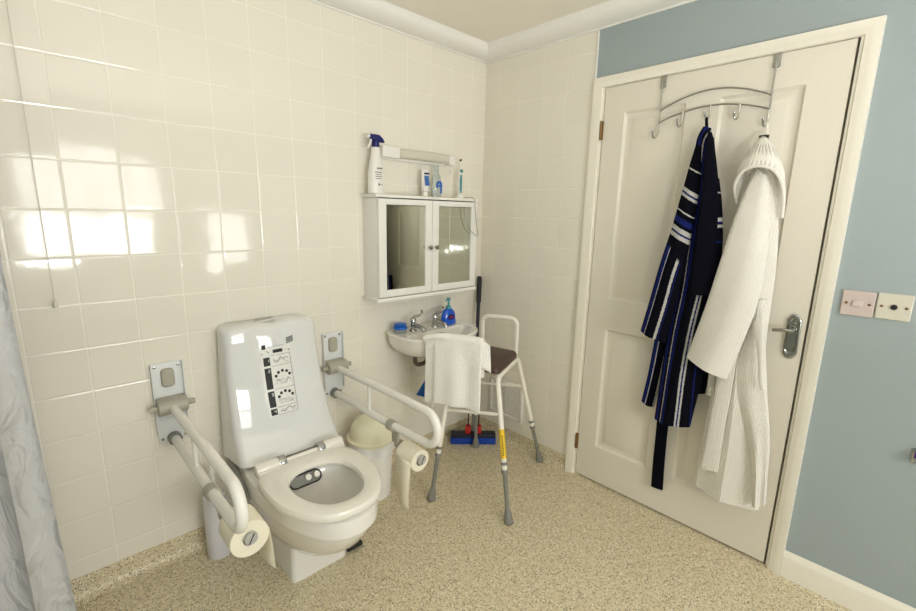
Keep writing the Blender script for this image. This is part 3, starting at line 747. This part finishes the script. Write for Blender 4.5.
# ------------------------------------------------------------------ sink
SX, RZ = -.497, .782
t = thing('sink', 'white wall hung washbasin with lever taps beneath the mirrored cabinet', 'sink', (SX, 0, RZ))
def basin(hw, yb, yc, yf, z, n=44, p=.9):
    out = []
    for k in range(n):
        a = 2*PI*k/n; c_, s_ = math.cos(a), math.sin(a)
        if s_ >= 0: x = hw*math.copysign(abs(c_)**.35, c_); y = yc+(yb-yc)*abs(s_)**.35
        else: x = hw*math.copysign(abs(c_)**.85, c_); y = yc-(yc-yf)*abs(s_)**.95
        out.append((SX+x, y, z))
    return out
b = MB()
rings = [basin(.07, -.08, -.14, -.20, .655), basin(.16, -.02, -.15, -.255, .662), basin(.212, -.006, -.15, -.298, .688), basin(.234, -.003, -.15, -.330, .727), basin(.241, -.002, -.15, -.344, .759), basin(.245, -.002, -.15, -.350, .775),
         basin(.241, -.002, -.15, -.346, RZ), basin(.226, -.008, -.15, -.334, RZ), basin(.208, -.145, -.18, -.322, RZ-.004), basin(.198, -.150, -.18, -.312, RZ-.025), basin(.165, -.16, -.19, -.29, RZ-.08), basin(.09, -.18, -.21, -.27, RZ-.108), basin(.02, -.21, -.22, -.24, RZ-.112)]
b.loft(rings); sink = b.obj('basin', 'ceramic', t)
def tap(px, sgn):
    b = MB(); o = Vector((px, -.095, RZ-.002))
    b.lathe([(0, 0), (.021, 0), (.020, .006), (.014, .012), (.013, .045), (.018, .050), (.018, .062), (.012, .070), (0, .071)], o, n=20)
    b.tube(crom([o+Vector((0, 0, .030)), o+Vector((0, -.04, .034)), o+Vector((0, -.085, .026)), o+Vector((0, -.092, .012))], 12), [.012]*9+[.011]*4, 12)
    tp = b.obj('tap', 'chrome', t)
    b = MB(); b.tube(crom([o+Vector((0, 0, .066)), o+Vector((sgn*.015, .004, .074)), o+Vector((sgn*.045, .004, .076)), o+Vector((sgn*.062, .002, .088)), o+Vector((sgn*.058, 0, .104))], 16), [.008]*8+[.006]*9, 10)
    b.obj('lever', 'chrome', tp)
tap(-.607, 1); tap(-.455, 1)
b = MB()
for k in (-.018, .018): b.box((SX+.02+k, -.1535, RZ-.030), (.022, .006, .010), .002)
split(b, 'overflow_slot', 'dark', t)
b = MB(); b.tube(fillet([(SX-.075, -.17, .67), (SX-.075, -.17, .615), (SX-.155, -.17, .615), (SX-.155, -.17, .685), (SX-.14, -.02, .685)], .03), .011, 12); b.obj('waste_trap', mat('grey_brown_trap', (96, 84, 70), .5), t)
b = MB(); b.tube(fillet([(SX-.01, -.14, .66), (SX-.01, -.14, .32), (SX-.01, -.003, .32)], .02), .010, 12); b.tube([(SX-.01, -.135, .60), (SX-.01, -.20, .60)], .008, 10); b.obj('supply_pipe', 'white', t)
# blue cloth hanging from the valve on the pipe
b = MB(); L_ = crom([(-.535, -.190, .612), (-.565, -.192, .57), (-.615, -.192, .515), (-.660, -.190, .462)], 14); R_ = crom([(-.490, -.190, .612), (-.492, -.192, .53), (-.515, -.194, .46), (-.545, -.192, .402)], 14)
b.loft([[Vector(p).lerp(Vector(q), k/12)+Vector((0, -.008*math.sin(k*1.3)*(.3+.7*i/14), 0)) for k in range(13)] for i, (p, q) in enumerate(zip(L_, R_))], closed=False)
tag(b.obj('cleaning_cloth', 'cloth', mods=(('SOLIDIFY', dict(thickness=.003)),)), 'blue cloth hanging under the sink behind the white towel', 'cloth')
# cup and soap on the sink
t = thing('lidded_pot', 'small blue and clear pot on the left end of the sink', 'pot', (-.678, -.078, RZ))
b = MB(); b.lathe([(0, 0), (.030, 0), (.033, .003), (.034, .018), (0, .018)], (-.678, -.078, RZ), n=24); b.obj('pot', 'clear', t)
b = MB(); b.lathe([(0, .018), (.037, .018), (.038, .022), (.036, .030), (.028, .033), (.033, .040), (.033, .045), (.026, .048), (0, .048)], (-.678, -.078, RZ), n=24); b.obj('lid', 'bluep', t)
t = thing('soap_bottle', 'blue pump soap bottle standing right of the taps on the sink', 'soap bottle', (-.362, -.105, RZ))
bx, by, ZT = -.362, -.105, RZ
b = MB(); b.loft([oval(.046, .026, 0), oval(.052, .029, .004), oval(.050, .028, .03), oval(.046, .026, .060), oval(.034, .022, .078), oval(.017, .015, .092)]); b.obj('bottle', 'blueliq', t)
b = MB(); b.lathe([(0, .088), (.016, .088), (.016, .104), (.007, .108), (.006, .135), (.011, .137), (.011, .150), (0, .151)], (bx, by, ZT), n=18); b.tube([(bx, by, ZT+.145), (bx-.022, by-.008, ZT+.144), (bx-.030, by-.011, ZT+.136)], .004, 8); b.obj('pump', 'teal', t)
b = MB(); b.lathe([(0, 0), (.018, 0), (.017, .0015), (0, .002)], (bx-.004, by-.0285, ZT+.045), (0, -1, .05), 24, (1.4, .9)); b.obj('label', 'navy', t)
b = MB(); b.box((bx-.004, by-.0305, ZT+.046), (.024, .002, .005)); b.obj('label_print', 'redp', t)

# ------------------------------------------------------------------ mop in the corner
t = thing('mop', 'blue sponge mop with red clips and black pole leaning in the corner', 'mop', (-.178, -.150, 0))
e1 = Vector((.745, -.667, 0)); e2 = Vector((.667, .745, 0)); o = Vector((-.178, -.150, 0))
rz = Matrix(((e1.x, e2.x, 0), (e1.y, e2.y, 0), (0, 0, 1)))
MB().box(o+Vector((0, 0, .023)), (.280, .055, .045), .008, rz).obj('sponge', 'sponge', t)
hd = MB().box(o+Vector((0, 0, .056)), (.276, .060, .024), .005, rz).obj('head_plate', 'navyd', t)
for s_ in (-1, 1):
    MB().box(o+e1*s_*.032+Vector((0, 0, .092)), (.034, .045, .045), .006, rz).obj('clip', 'redp', t)
    b = MB(); b.tube(fillet([o+e1*s_*.032+Vector((0, 0, .11)), o+e1*s_*.032+Vector((0, 0, .20)), o+e1*s_*.012+e2*.03+Vector((0, 0, .25))], .02), .004, 8); b.obj('wire_arm', 'dark', t)
p0 = o+e2*.02+Vector((0, 0, .07)); p1 = Vector((-.036, -.030, 1.02))
dvec = (p1-p0)
b = MB(); b.tube([p0, p0+dvec*.30], .012, 12); b.obj('shaft', 'grey', t)
b = MB(); b.tube([p0+dvec*.28, p0+dvec*.85], .011, 14); b.obj('pole', 'navyd', t)
b = MB(); b.tube([p0+dvec*.83, p0+dvec*.84, p0+dvec*.98, p1], [.012, .0155, .0155, .011], 14); b.obj('grip', 'dark', t)

# ------------------------------------------------------------------ perching stool
SC = Vector((-.394, -.4865, 0)); SL = Vector((.92315, .38444, 0)); SS = Vector((.38444, -.92315, 0))
def st(l, s_, z): return SC + SL*l + SS*s_ + Vector((0, 0, z))
stool = thing('perching_stool', 'white tubular perching stool with brown seat and adjustable grey legs before the sink', 'stool', SC)
SF, SB, LT, ZF = .078, -.160, .165, .645
feet = {'f1': (-.296, -.200), 'f2': (-.296, .202), 'f3': (.298, .204), 'f4': (.288, -.192)}
tops = {'f1': (-LT, SB), 'f2': (-LT, SF), 'f3': (LT, SF), 'f4': (LT, SB)}
legs = {}
for k in ('f1', 'f2', 'f3', 'f4'):
    fo = st(*feet[k], 0); tp = st(*tops[k], ZF); d = tp-fo; zc = .225/d.z
    b = MB(); inner = st(tops[k][0]*.35, tops[k][1], ZF)
    b.tube(fillet([fo+d*zc, tp, inner], .04), .0125, 14); lg = b.obj('leg', 'stoolw', stool); legs[k] = lg
    b = MB(); b.tube([fo+d*(.02/d.z), fo+d*(zc+.01)], .0105, 12); ex = b.obj('leg_extension', 'grey', lg)
    b = MB(); b.tube([fo+d*(zc-.012), fo+d*(zc-.008), fo+d*(zc+.014), fo+d*(zc+.018)], [.0125, .0155, .0155, .0135], 14); b.obj('collar', 'grey', lg)
    b = MB(); b.tube([fo+d*(zc+.05), fo+d*(zc+.07)], .0145, 14); b.obj('clip_ring', 'grey', lg)
    b = MB(); dn = d.normalized(); b.tube([fo, fo+dn*.004, fo+dn*.018, fo+dn*.055, fo+dn*.066], [.019, .0215, .021, .0145, .012], 16)
    for v in b.bm.verts: v.co.z = max(v.co.z, 0.0)
    b.obj('rubber_foot', 'grey', lg)
fo = st(*feet['f2'], 0); d = st(*tops['f2'], ZF)-fo
b = MB(); b.tube([fo+d*.445, fo+d*.645], .0131, 16); ys = b.obj('warning_sticker', 'yellow', legs['f2'])
b = MB(); dn = d.normalized(); out = (cam.location - (fo+d*.55)); out = (out - dn*out.dot(dn)).normalized(); sd = dn.cross(out)
rn = random.Random(5)
for k in range(9):
    c_ = fo+d*(.47+.016*k)+out*.0134
    b.quad([c_+sd*.003+dn*.003, c_-sd*.003+dn*.003, c_-sd*.003-dn*.0025, c_+sd*.003-dn*.0025])
b.obj('sticker_print', 'ink', ys)
b = MB()
b.tube([st(-LT*.4, SF, ZF), st(LT*.4, SF, ZF)], .0125, 12); b.tube([st(-LT*.4, SB, ZF), st(LT*.4, SB, ZF)], .0125, 12); split(b, 'seat_rail', 'stoolw', stool)
for sgn in (-1, 1):
    ka, kb = ('f1', 'f2') if sgn < 0 else ('f4', 'f3')
    pa = st(*feet[ka], 0).lerp(st(*tops[ka], ZF), .70); pb = st(*feet[kb], 0).lerp(st(*tops[kb], ZF), .745)
    b = MB(); b.tube([pa, pb], .009, 12); b.obj('stretcher', 'stoolw', stool)
    l = .172 if sgn > 0 else -.192
    b = MB(); lo, hi = (SB+.034, SF-.014) if sgn > 0 else (SB-.01, SF-.076)
    ztop = .856 if sgn > 0 else .812
    b.tube(fillet([st(l, lo, ZF), st(l, lo-.006, ztop), st(l, hi, ztop+.004), st(l, hi-.0, ZF)], .04, 9), .0115, 14); b.obj('armrest', 'stoolw', stool)
# seat cushion, sloping a little to the front
b = MB(); rr = []
for z_, i_ in ((0, .006), (.004, 0), (.020, 0), (.028, .006), (.031, .02)):
    rr.append([st(x, y, ZF+.014+z_ + .006*(-y/.1) + (.004*math.cos(x*6) if z_ > .02 else 0)) for x, y in rrect(.324-2*i_, .232-2*i_, .03, 5, 0, (SF+SB)/2+.006)])
b.loft(rr); b.obj('seat', 'brown', stool)

# towel over the near arm
b = MB(); Wd = 30
def towel_rows(front_len, back_len, s0, s1, ph):
    prof = []
    for k in range(15): prof.append((-.214, .812-front_len*(1-k/14)))
    for k in range(1, 8): a = PI-PI*k/8; prof.append((-.194+.020*math.cos(a), .812+.022*math.sin(a)))
    for k in range(10): prof.append((-.174, .812-back_len*k/9))
    rows = []
    for i, (l, z) in enumerate(prof):
        row = []
        for j in range(Wd+1):
            q = j/Wd; s_ = s0+(s1-s0)*q; drop = max(0, .812-z)
            droop = .020*max(0, (.33-q)/.33)**1.5 + .008*max(0, (q-.85)/.15)**2
            wav = (.006*math.sin(q*9+ph)+.004*math.sin(q*17+2*ph))*min(1, drop/.12)
            step = -.010*(1 if q < .17 else 0)*min(1, drop/.05)*(1 if i < 15 else 0)
            ll = l + wav*(1 if i < 16 else .7) + (-step if i < 15 else 0) - (.025*drop if i < 15 else 0)
            if i >= 15: ll -= .018*max(0, min(1, (.55-q)/.35))
            zz = z - droop + (.010*q if i < 2 else 0) - (0.018*q if i < 1 else 0)
            row.append(st(ll, s_ + .02*drop*(q-.5), zz))
        rows.append(row)
    return rows
rows = towel_rows(.325, .17, -.285, .014, .7)
b.loft(rows, closed=False, uv=lambda i, j: (j*.01, i*.02))
tw = tag(b.obj('towel', 'terry', mods=(('SOLIDIFY', dict(thickness=.010, offset=0)), ('SUBSURF', dict(levels=1, render_levels=2)))), 'white towel draped over the near arm of the perching stool', 'towel')
b = MB(); rr = []
for k in range(9):
    z = .822-.0165*k; rr.append([st(-.204+.022*j/5+.003*math.sin(j*.9+k*.4), .000+.042*j/5+.006*k/8*j/5, z-.022*(j/5)**2) for j in range(6)])
b.loft(rr, closed=False); b.obj('towel_corner', 'terry', tw, mods=(('SOLIDIFY', dict(thickness=.010, offset=0)),))

# ------------------------------------------------------------------ vent grille
t = thing('vent_grille', 'white louvred vent grille low on the tiled wall behind the stool', 'vent', (0, -.258, .275))
b = MB(); 
for yy in (-.138, -.378): b.box((-.006, yy, .275), (.014, .018, .225), .003)
for zz in (.385, .168): b.box((-.006, -.258, zz), (.014, .256, .018), .003)
b.obj('frame', 'white', t)
b = MB()
for k in range(13): b.box((-.006, -.258, .182+.0158*k), (.012, .226, .0035), 0, Matrix.Rotation(math.radians(-38), 3, "Y"))
b.box((-.001, -.258, .275), (.001, .228, .2)); b.box((-.007, -.258, .275), (.006, .006, .2)); b.obj('louvres', 'white', t)

# ------------------------------------------------------------------ switches
def plate(y0, y1, z0_, z1_, m, name, label, cat):
    t = thing(name, label, cat, (0, (y0+y1)/2, (z0_+z1_)/2)); yc_, zc_ = (y0+y1)/2, (z0_+z1_)/2
    b = MB(); b.loft([[(-d, yc_+(a)*s_, zc_+c_*s_) for a, c_ in rrect(abs(y1-y0), z1_-z0_, .004, 3)] for d, s_ in ((0, 1), (.007, 1), (.010, .94))]); b.obj('plate', m, t)
    for s_ in (-1, 1): MB().lathe([(0, 0), (.0045, 0), (.004, .0015), (0, .0016)], (-.010, yc_+s_*.030, zc_), (-1, 0, 0), 12).obj('screw', 'brass', t)
    return t, yc_, zc_
t, yc_, zc_ = plate(-1.743, -1.829, 1.080, 1.166, 'pink', 'light_switch', 'pinkish white light switch next to the door frame on the blue wall', 'light switch')
MB().box((-.0115, yc_, zc_), (.007, .026, .022), .002, Matrix.Rotation(math.radians(6), 3, 'Y')).obj('rocker', 'pink', t)
t, yc_, zc_ = plate(-1.833, -1.919, 1.082, 1.168, 'ivory', 'aerial_socket', 'ivory wall plate with a dark central socket, right of the light switch', 'socket')
b = MB(); b.lathe([(0, 0), (.009, 0), (.008, .005), (.004, .006), (.004, .003), (0, .003)], (-.010, yc_, zc_), (-1, 0, 0), 16); b.obj('socket', 'dark', t)
# clip at the right edge of the view
t = thing('wall_hook', 'small chrome wall hook with purple strap at the right edge of the blue wall', 'hook', (0, -2.005, .64))
b = MB(); b.box((-.003, -2.005, .645), (.006, .022, .05), .002); b.tube(crom([(-.006, -2.005, .648), (-.022, -2.004, .632), (-.034, -1.998, .630), (-.038, -1.996, .648)], 14), .004, 8); b.obj('hook', 'chrome', t)
b = MB(); b.loft([[(-.030+.002*math.sin(k), -2.014, .635-.02*k+.05), (-.030, -1.999, .635-.02*k+.05)] for k in range(1, 3)], closed=False); b.obj('strap', mat('purple_strap', (80, 40, 130), .7), t, mods=(('SOLIDIFY', dict(thickness=.003)),))

# ------------------------------------------------------------------ shower curtain, pull cord
b = MB(); rr = []
n = 90
for z in [2.02-.05*k for k in range(40)] + [.012]:
    row = []
    for j in range(n+1):
        q = j/n; amp = (.022+.012*(2.02-z)/2)*min(1, .25+q*5)
        x = -2.082-.70*q + .012*math.sin(q*61+.7)*(.5+.5*(2.02-z)/2) - .012*math.sin((2.02-z)*2.2)*math.exp(-q*14); y = -.40+amp*math.sin(q*46+.6*math.sin(q*9)+.35*math.sin(z*3)) + .005*math.sin(z*9+q*20)
        row.append((x, y, z))
    rr.append(row)
b.loft(rr, closed=False); t = thing('shower_curtain', 'white shower curtain hanging at the left edge before the tiles', 'shower curtain', (-2.43, -.40, 2.05))
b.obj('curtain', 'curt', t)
b = MB(); b.tube([(-2.95, -.40, 2.06), (-2.05, -.40, 2.06)], .011, 12); b.tube([(-2.06, -.40, 2.06), (-2.06, -.40, 2.305)], .006, 8); b.obj('curtain_rail', 'white', t)
b = MB()
for k in range(11):
    c_ = Vector((-2.09-.068*k, -.40, 2.048)); b.tube([c_+Vector((0, .018*math.cos(a), .024*math.sin(a))) for a in [2*PI*j/14 for j in range(15)]], .002, 6)
split(b, 'curtain_ring', 'white', t)
t = thing('pull_cord', 'thin light pull cord hanging from the ceiling in front of the left tiles', 'pull cord', (-1.999, -.06, H))
MB().lathe([(0, 0), (.036, 0), (.036, -.018), (.014, -.034), (0, -.036)][::-1], (-1.999, -.06, H-.0), n=24).obj('ceiling_switch', 'white', t)
MB().tube([(-1.999, -.06, H-.03), (-1.999, -.06, 1.10)], .0013, 6).obj('cord', 'ivory', t)
MB().lathe([(0, 0), (.006, .001), (.008, .010), (.004, .024), (0, .026)], (-1.999, -.06, 1.078), n=14).obj('cord_pull', 'ivory', t)

# ------------------------------------------------------------------ over-door hook rack
t = thing('door_hook_rack', 'chrome over-door rack with two arched rails and five hooks', 'hook rack', (-.01, -1.236, 1.985))
for yy in (-1.036, -1.440):
    b = MB(); b.box((-.0015, yy, 1.962), (.003, .024, .048), .001); b.box((.022, yy, 1.9875), (.05, .024, .003), .001); b.box((-.0040, yy, 1.945), (.004, .018, .02), .001); b.obj('door_strap', 'steel', t)
    MB().tube([(-.006, yy, 1.965), (-.007, yy, 1.755)], .003, 10).obj('upright', 'steel', t)
for zz, h_ in ((1.842, .055), (1.795, .042)):
    b = MB(); b.tube([(-.010, -1.036-.404*k/24, zz+h_*math.sin(PI*k/24)**.85*1.0) for k in range(25)], .0032, 10); b.obj('arched_rail', 'steel', t)
def hook_at(yy, zz):
    b = MB(); b.tube(crom([(-.011, yy, zz+.035), (-.012, yy, zz), (-.020, yy+.003, zz-.022), (-.036, yy+.006, zz-.022), (-.044, yy+.008, zz-.002)], 18), .0035, 8)
    b.lathe([(0, -.005), (.004, -.003), (.005, 0), (.004, .003), (0, .005)], (-.044, yy+.008, zz), n=10); b.obj('hook', 'chrome', t)
HK = [(-1.036, 1.757), (-1.134, 1.792), (-1.238, 1.804), (-1.342, 1.794), (-1.440, 1.757)]
for yy, zz in HK: hook_at(yy, zz)

# ------------------------------------------------------------------ robes
def slab(b, L, R, th, m=26, n=28, folds=(), back=.35, flare=0):
    """closed cloth body between a left and a right outline given as (y, z, x)"""
    Lc = crom([(p[2], p[0], p[1]) for p in L], m); Rc = crom([(p[2], p[0], p[1]) for p in R], m); rings = []; vl = [0.0]
    for i in range(m):
        vl.append(vl[-1] + ((Lc[i+1]+Rc[i+1])/2-(Lc[i]+Rc[i])/2).length)
    wid = [(Lc[i]-Rc[i]).length for i in range(m+1)]
    for i in range(m+1):
        t_ = i/m; mid = (Lc[i]+Rc[i])/2; hv = (Rc[i]-Lc[i])/2; thk = th[0]+(th[1]-th[0])*t_
        ring = []
        for j in range(n):
            a = 2*PI*j/n; c_, s_ = math.cos(a), math.sin(a); q = math.copysign(abs(c_)**.8, c_)
            off = thk*(s_ if s_ > 0 else s_*back)
            if s_ > 0:
                for amp, fr, ph, dr in folds: off += amp*math.sin(fr*q+ph+dr*t_)*s_**.5*(.3+.7*t_)
            ring.append(mid + hv*q + Vector((-off, 0, 0)))
        rings.append(ring)
    def uvf(i, j):
        a = 2*PI*j/n; return ((math.copysign(abs(math.cos(a))**.8, math.cos(a))*-.5+.5)*0+(1+math.copysign(abs(math.cos(a))**.8, math.cos(a))*-1)/2*wid[i], vl[i])
    def uv2(i, j):
        a = 2*PI*j/n; q = math.copysign(abs(math.cos(a))**.8, math.cos(a)); return ((q+1)/2*wid[i], vl[i])
    b.loft(rings, uv=uv2); return b
# navy robe
NB_L = [(-1.232, 1.753, -.04), (-1.215, 1.704, -.05), (-1.219, 1.607, -.06), (-1.22, 1.47, -.07), (-1.217, 1.309, -.075), (-1.215, 1.1, -.08), (-1.201, .923, -.08), (-1.194, .716, -.08), (-1.189, .514, -.08)]
NB_R = [(-1.259, 1.746, -.04), (-1.279, 1.691, -.05), (-1.304, 1.602, -.06), (-1.337, 1.45, -.07), (-1.361, 1.297, -.075), (-1.37, 1.121, -.08), (-1.372, .957, -.08), (-1.361, .763, -.08), (-1.339, .522, -.08)]
NS_L = [(-1.22, 1.691, -.06), (-1.215, 1.605, -.09), (-1.207, 1.508, -.11), (-1.185, 1.357, -.12), (-1.153, 1.202, -.12), (-1.127, 1.048, -.12), (-1.102, .909, -.12)]
NS_R = [(-1.262, 1.66, -.06), (-1.267, 1.575, -.09), (-1.268, 1.468, -.11), (-1.262, 1.313, -.12), (-1.25, 1.151, -.12), (-1.232, 1.014, -.12), (-1.212, .876, -.12)]
NC_L = [(-1.141, .928, -.05), (-1.137, .835, -.05), (-1.126, .689, -.05), (-1.111, .562, -.05)]
NC_R = [(-1.207, .919, -.05), (-1.2, .826, -.05), (-1.189, .693, -.05), (-1.169, .547, -.05)]
NX_L = [(-1.31, .941, -.05), (-1.316, .856, -.05), (-1.321, .747, -.05), (-1.322, .67, -.05)]
NX_R = [(-1.372, .957, -.05), (-1.374, .874, -.05), (-1.376, .767, -.05), (-1.370, .677, -.05)]
robe = thing('bathrobe', 'navy bathrobe with blue and white stripes on the middle hook of the door rack', 'bathrobe', (-.04, -1.238, 1.78), 'bathrobes on the door rack')
slab(MB(), NB_L, NB_R, (.025, .050), folds=((.012, 4, .5, 1.5), (.006, 9, 1, 2))).obj('body', 'robe', robe)
slab(MB(), NS_L, NS_R, (.020, .035), folds=((.006, 5, .2, 2),)).obj('sleeve', 'robes', robe)
slab(MB(), NC_L, NC_R, (.02, .026), m=12, folds=((.004, 5, .2, 1),)).obj('lower_sleeve', 'robec', robe)
slab(MB(), NX_L, NX_R, (.02, .024), m=12, folds=((.004, 5, .2, 1),)).obj('side_fold', 'robeb', robe)
slab(MB(), [(-1.268, 1.735, -.09), (-1.272, 1.66, -.115), (-1.285, 1.5, -.135), (-1.29, 1.3, -.145), (-1.285, 1.1, -.14)], [(-1.285, 1.70, -.07), (-1.305, 1.64, -.095), (-1.335, 1.5, -.11), (-1.36, 1.3, -.12), (-1.365, 1.1, -.12)], (.012, .016), m=16).obj('collar', 'robeb', robe)
slab(MB(), [(-1.178, .60, -.03), (-1.182, .431, -.03), (-1.184, .279, -.03), (-1.189, .145, -.03)], [(-1.235, .60, -.03), (-1.234, .451, -.03), (-1.237, .302, -.03), (-1.244, .150, -.03)], (.006, .006), m=14).obj('belt', 'robeb', robe)
b = MB(); b.tube(crom([(-.046, -1.243, 1.735), (-.040, -1.236, 1.782), (-.028, -1.236, 1.785), (-.034, -1.246, 1.735)], 14), .003, 8); b.obj('hanging_loop', 'robeb', robe)
slab(MB(), [(-1.300, 1.56, -.095), (-1.312, 1.44, -.115), (-1.318, 1.30, -.128), (-1.315, 1.15, -.13)], [(-1.322, 1.55, -.07), (-1.352, 1.44, -.09), (-1.374, 1.30, -.10), (-1.380, 1.15, -.10)], (.014, .022), m=16, folds=((.004, 4, .5, 1),)).obj('far_sleeve', 'robef', robe)
# white robe
WH_L = [(-1.436, 1.689, -.06), (-1.421, 1.636, -.075), (-1.406, 1.583, -.09), (-1.39, 1.526, -.10), (-1.394, 1.468, -.10)]
WH_R = [(-1.458, 1.686, -.06), (-1.485, 1.624, -.075), (-1.513, 1.57, -.09), (-1.538, 1.508, -.10), (-1.542, 1.415, -.10)]
WB_L = [(-1.442, 1.647, -.06), (-1.419, 1.524, -.06), (-1.408, 1.357, -.06), (-1.398, 1.162, -.06), (-1.395, .959, -.06), (-1.395, .746, -.06), (-1.388, .52, -.06), (-1.373, .264, -.06)]
WB_R = [(-1.484, 1.609, -.06), (-1.521, 1.468, -.06), (-1.545, 1.29, -.06), (-1.552, 1.108, -.06), (-1.556, .939, -.06), (-1.582, .767, -.06), (-1.606, .568, -.06), (-1.62, .264, -.06)]
WS_L = [(-1.448, 1.581, -.09), (-1.428, 1.503, -.11), (-1.406, 1.387, -.13), (-1.38, 1.213, -.14), (-1.353, 1.053, -.14), (-1.31, .845, -.14)]
WS_R = [(-1.493, 1.544, -.09), (-1.515, 1.414, -.11), (-1.529, 1.249, -.13), (-1.526, 1.104, -.14), (-1.505, .975, -.14), (-1.464, .79, -.14)]
WF_L = [(-1.491, 1.101, -.10), (-1.485, .944, -.10), (-1.484, .759, -.10), (-1.544, .594, -.10), (-1.582, .46, -.10), (-1.604, .293, -.10)]
WF_R = [(-1.552, 1.113, -.10), (-1.556, .947, -.10), (-1.588, .779, -.10), (-1.625, .584, -.10), (-1.635, .463, -.10), (-1.647, .324, -.10)]
wr = thing('bathrobe', 'white hooded waffle bathrobe on the rightmost hook of the door rack', 'bathrobe', (-.04, -1.44, 1.74), 'bathrobes on the door rack')
slab(MB(), WB_L, WB_R, (.03, .045), folds=((.012, 4, .3, 1.2), (.003, 7, 0, 2.0))).obj('body', 'waffle', wr)
slab(MB(), WF_L, WF_R, (.02, .022), m=24, folds=((.007, 5, 1, 2),)).obj('front_panel', 'waffle', wr)
slab(MB(), WS_L, WS_R, (.025, .040), folds=((.006, 4, 0, 1.2),)).obj('sleeve', 'waffle', wr)
# hood: an open cone whose rim arches over the collar
b = MB(); n = 26; m = 12; rows = []
pk = Vector((-.055, -1.447, 1.690))
rim = crom([(-.075, -1.397, 1.455), (-.098, -1.386, 1.520), (-.135, -1.417, 1.569), (-.145, -1.467, 1.583), (-.135, -1.516, 1.561), (-.098, -1.540, 1.500), (-.075, -1.545, 1.405)], n)
for i in range(m+1):
    t_ = i/m; row = []
    for j, p in enumerate(rim):
        q = j/n; top = pk + Vector((0, -.010*(q-.5)*2, 0)) + Vector((-.012*math.sin(PI*q), 0, 0))
        v = top.lerp(p, t_); v.y += (p.y-pk.y)*.22*math.sin(PI*t_)*(1 if t_ < 1 else 0); v += Vector((-.012*math.sin(PI*t_), 0, 0))*math.sin(PI*q); v.x += .0025*math.sin(q*40)*t_*(1-t_)*2
        row.append(v)
    rows.append(row)
b.loft(rows, closed=False, uv=lambda i, j: (j*.010, i*.012)); hood = b.obj('hood', 'hoodm', wr, mods=(('SOLIDIFY', dict(thickness=.008, offset=0)),))
b = MB(); b.tube(rim, .006, 8); b.obj('hood_hem', 'waffle', hood)
b = MB(); b.loft([[p*0+Vector((-.055, p.y, p.z)) for p in (rim[j], rim[n-j])] for j in range(n//2+1)], closed=False); b.obj('hood_lining', 'waffle', hood)
slab(MB(), [(-1.423, .912, -.11), (-1.421, .723, -.11), (-1.416, .548, -.11), (-1.407, .372, -.11)], [(-1.479, .905, -.11), (-1.479, .72, -.11), (-1.474, .561, -.11), (-1.474, .384, -.11)], (.007, .006), m=14).obj('belt', 'waffle', wr)
slab(MB(), [(-1.521, 1.018, -.14), (-1.551, .911, -.14), (-1.568, .804, -.14), (-1.582, .778, -.14)], [(-1.549, 1.081, -.14), (-1.562, .956, -.14), (-1.578, .83, -.14), (-1.590, .785, -.14)], (.006, .006), m=14).obj('belt_end', 'waffle', wr)
slab(MB(), [(-1.378, .83, -.06), (-1.378, .752, -.06), (-1.380, .682, -.06)], [(-1.416, .83, -.06), (-1.414, .754, -.06), (-1.414, .690, -.06)], (.028, .028), m=8).obj('far_cuff', 'waffle', wr)
MB().box((-.063, -1.449, 1.692), (.012, .030, .010), .002).obj('collar_tag', 'dark', wr)
b = MB(); b.tube(crom([(-.060, -1.456, 1.695), (-.042, -1.447, 1.738), (-.030, -1.447, 1.738), (-.048, -1.456, 1.695)], 14), .0025, 8); b.obj('hanging_loop', 'waffle', wr)
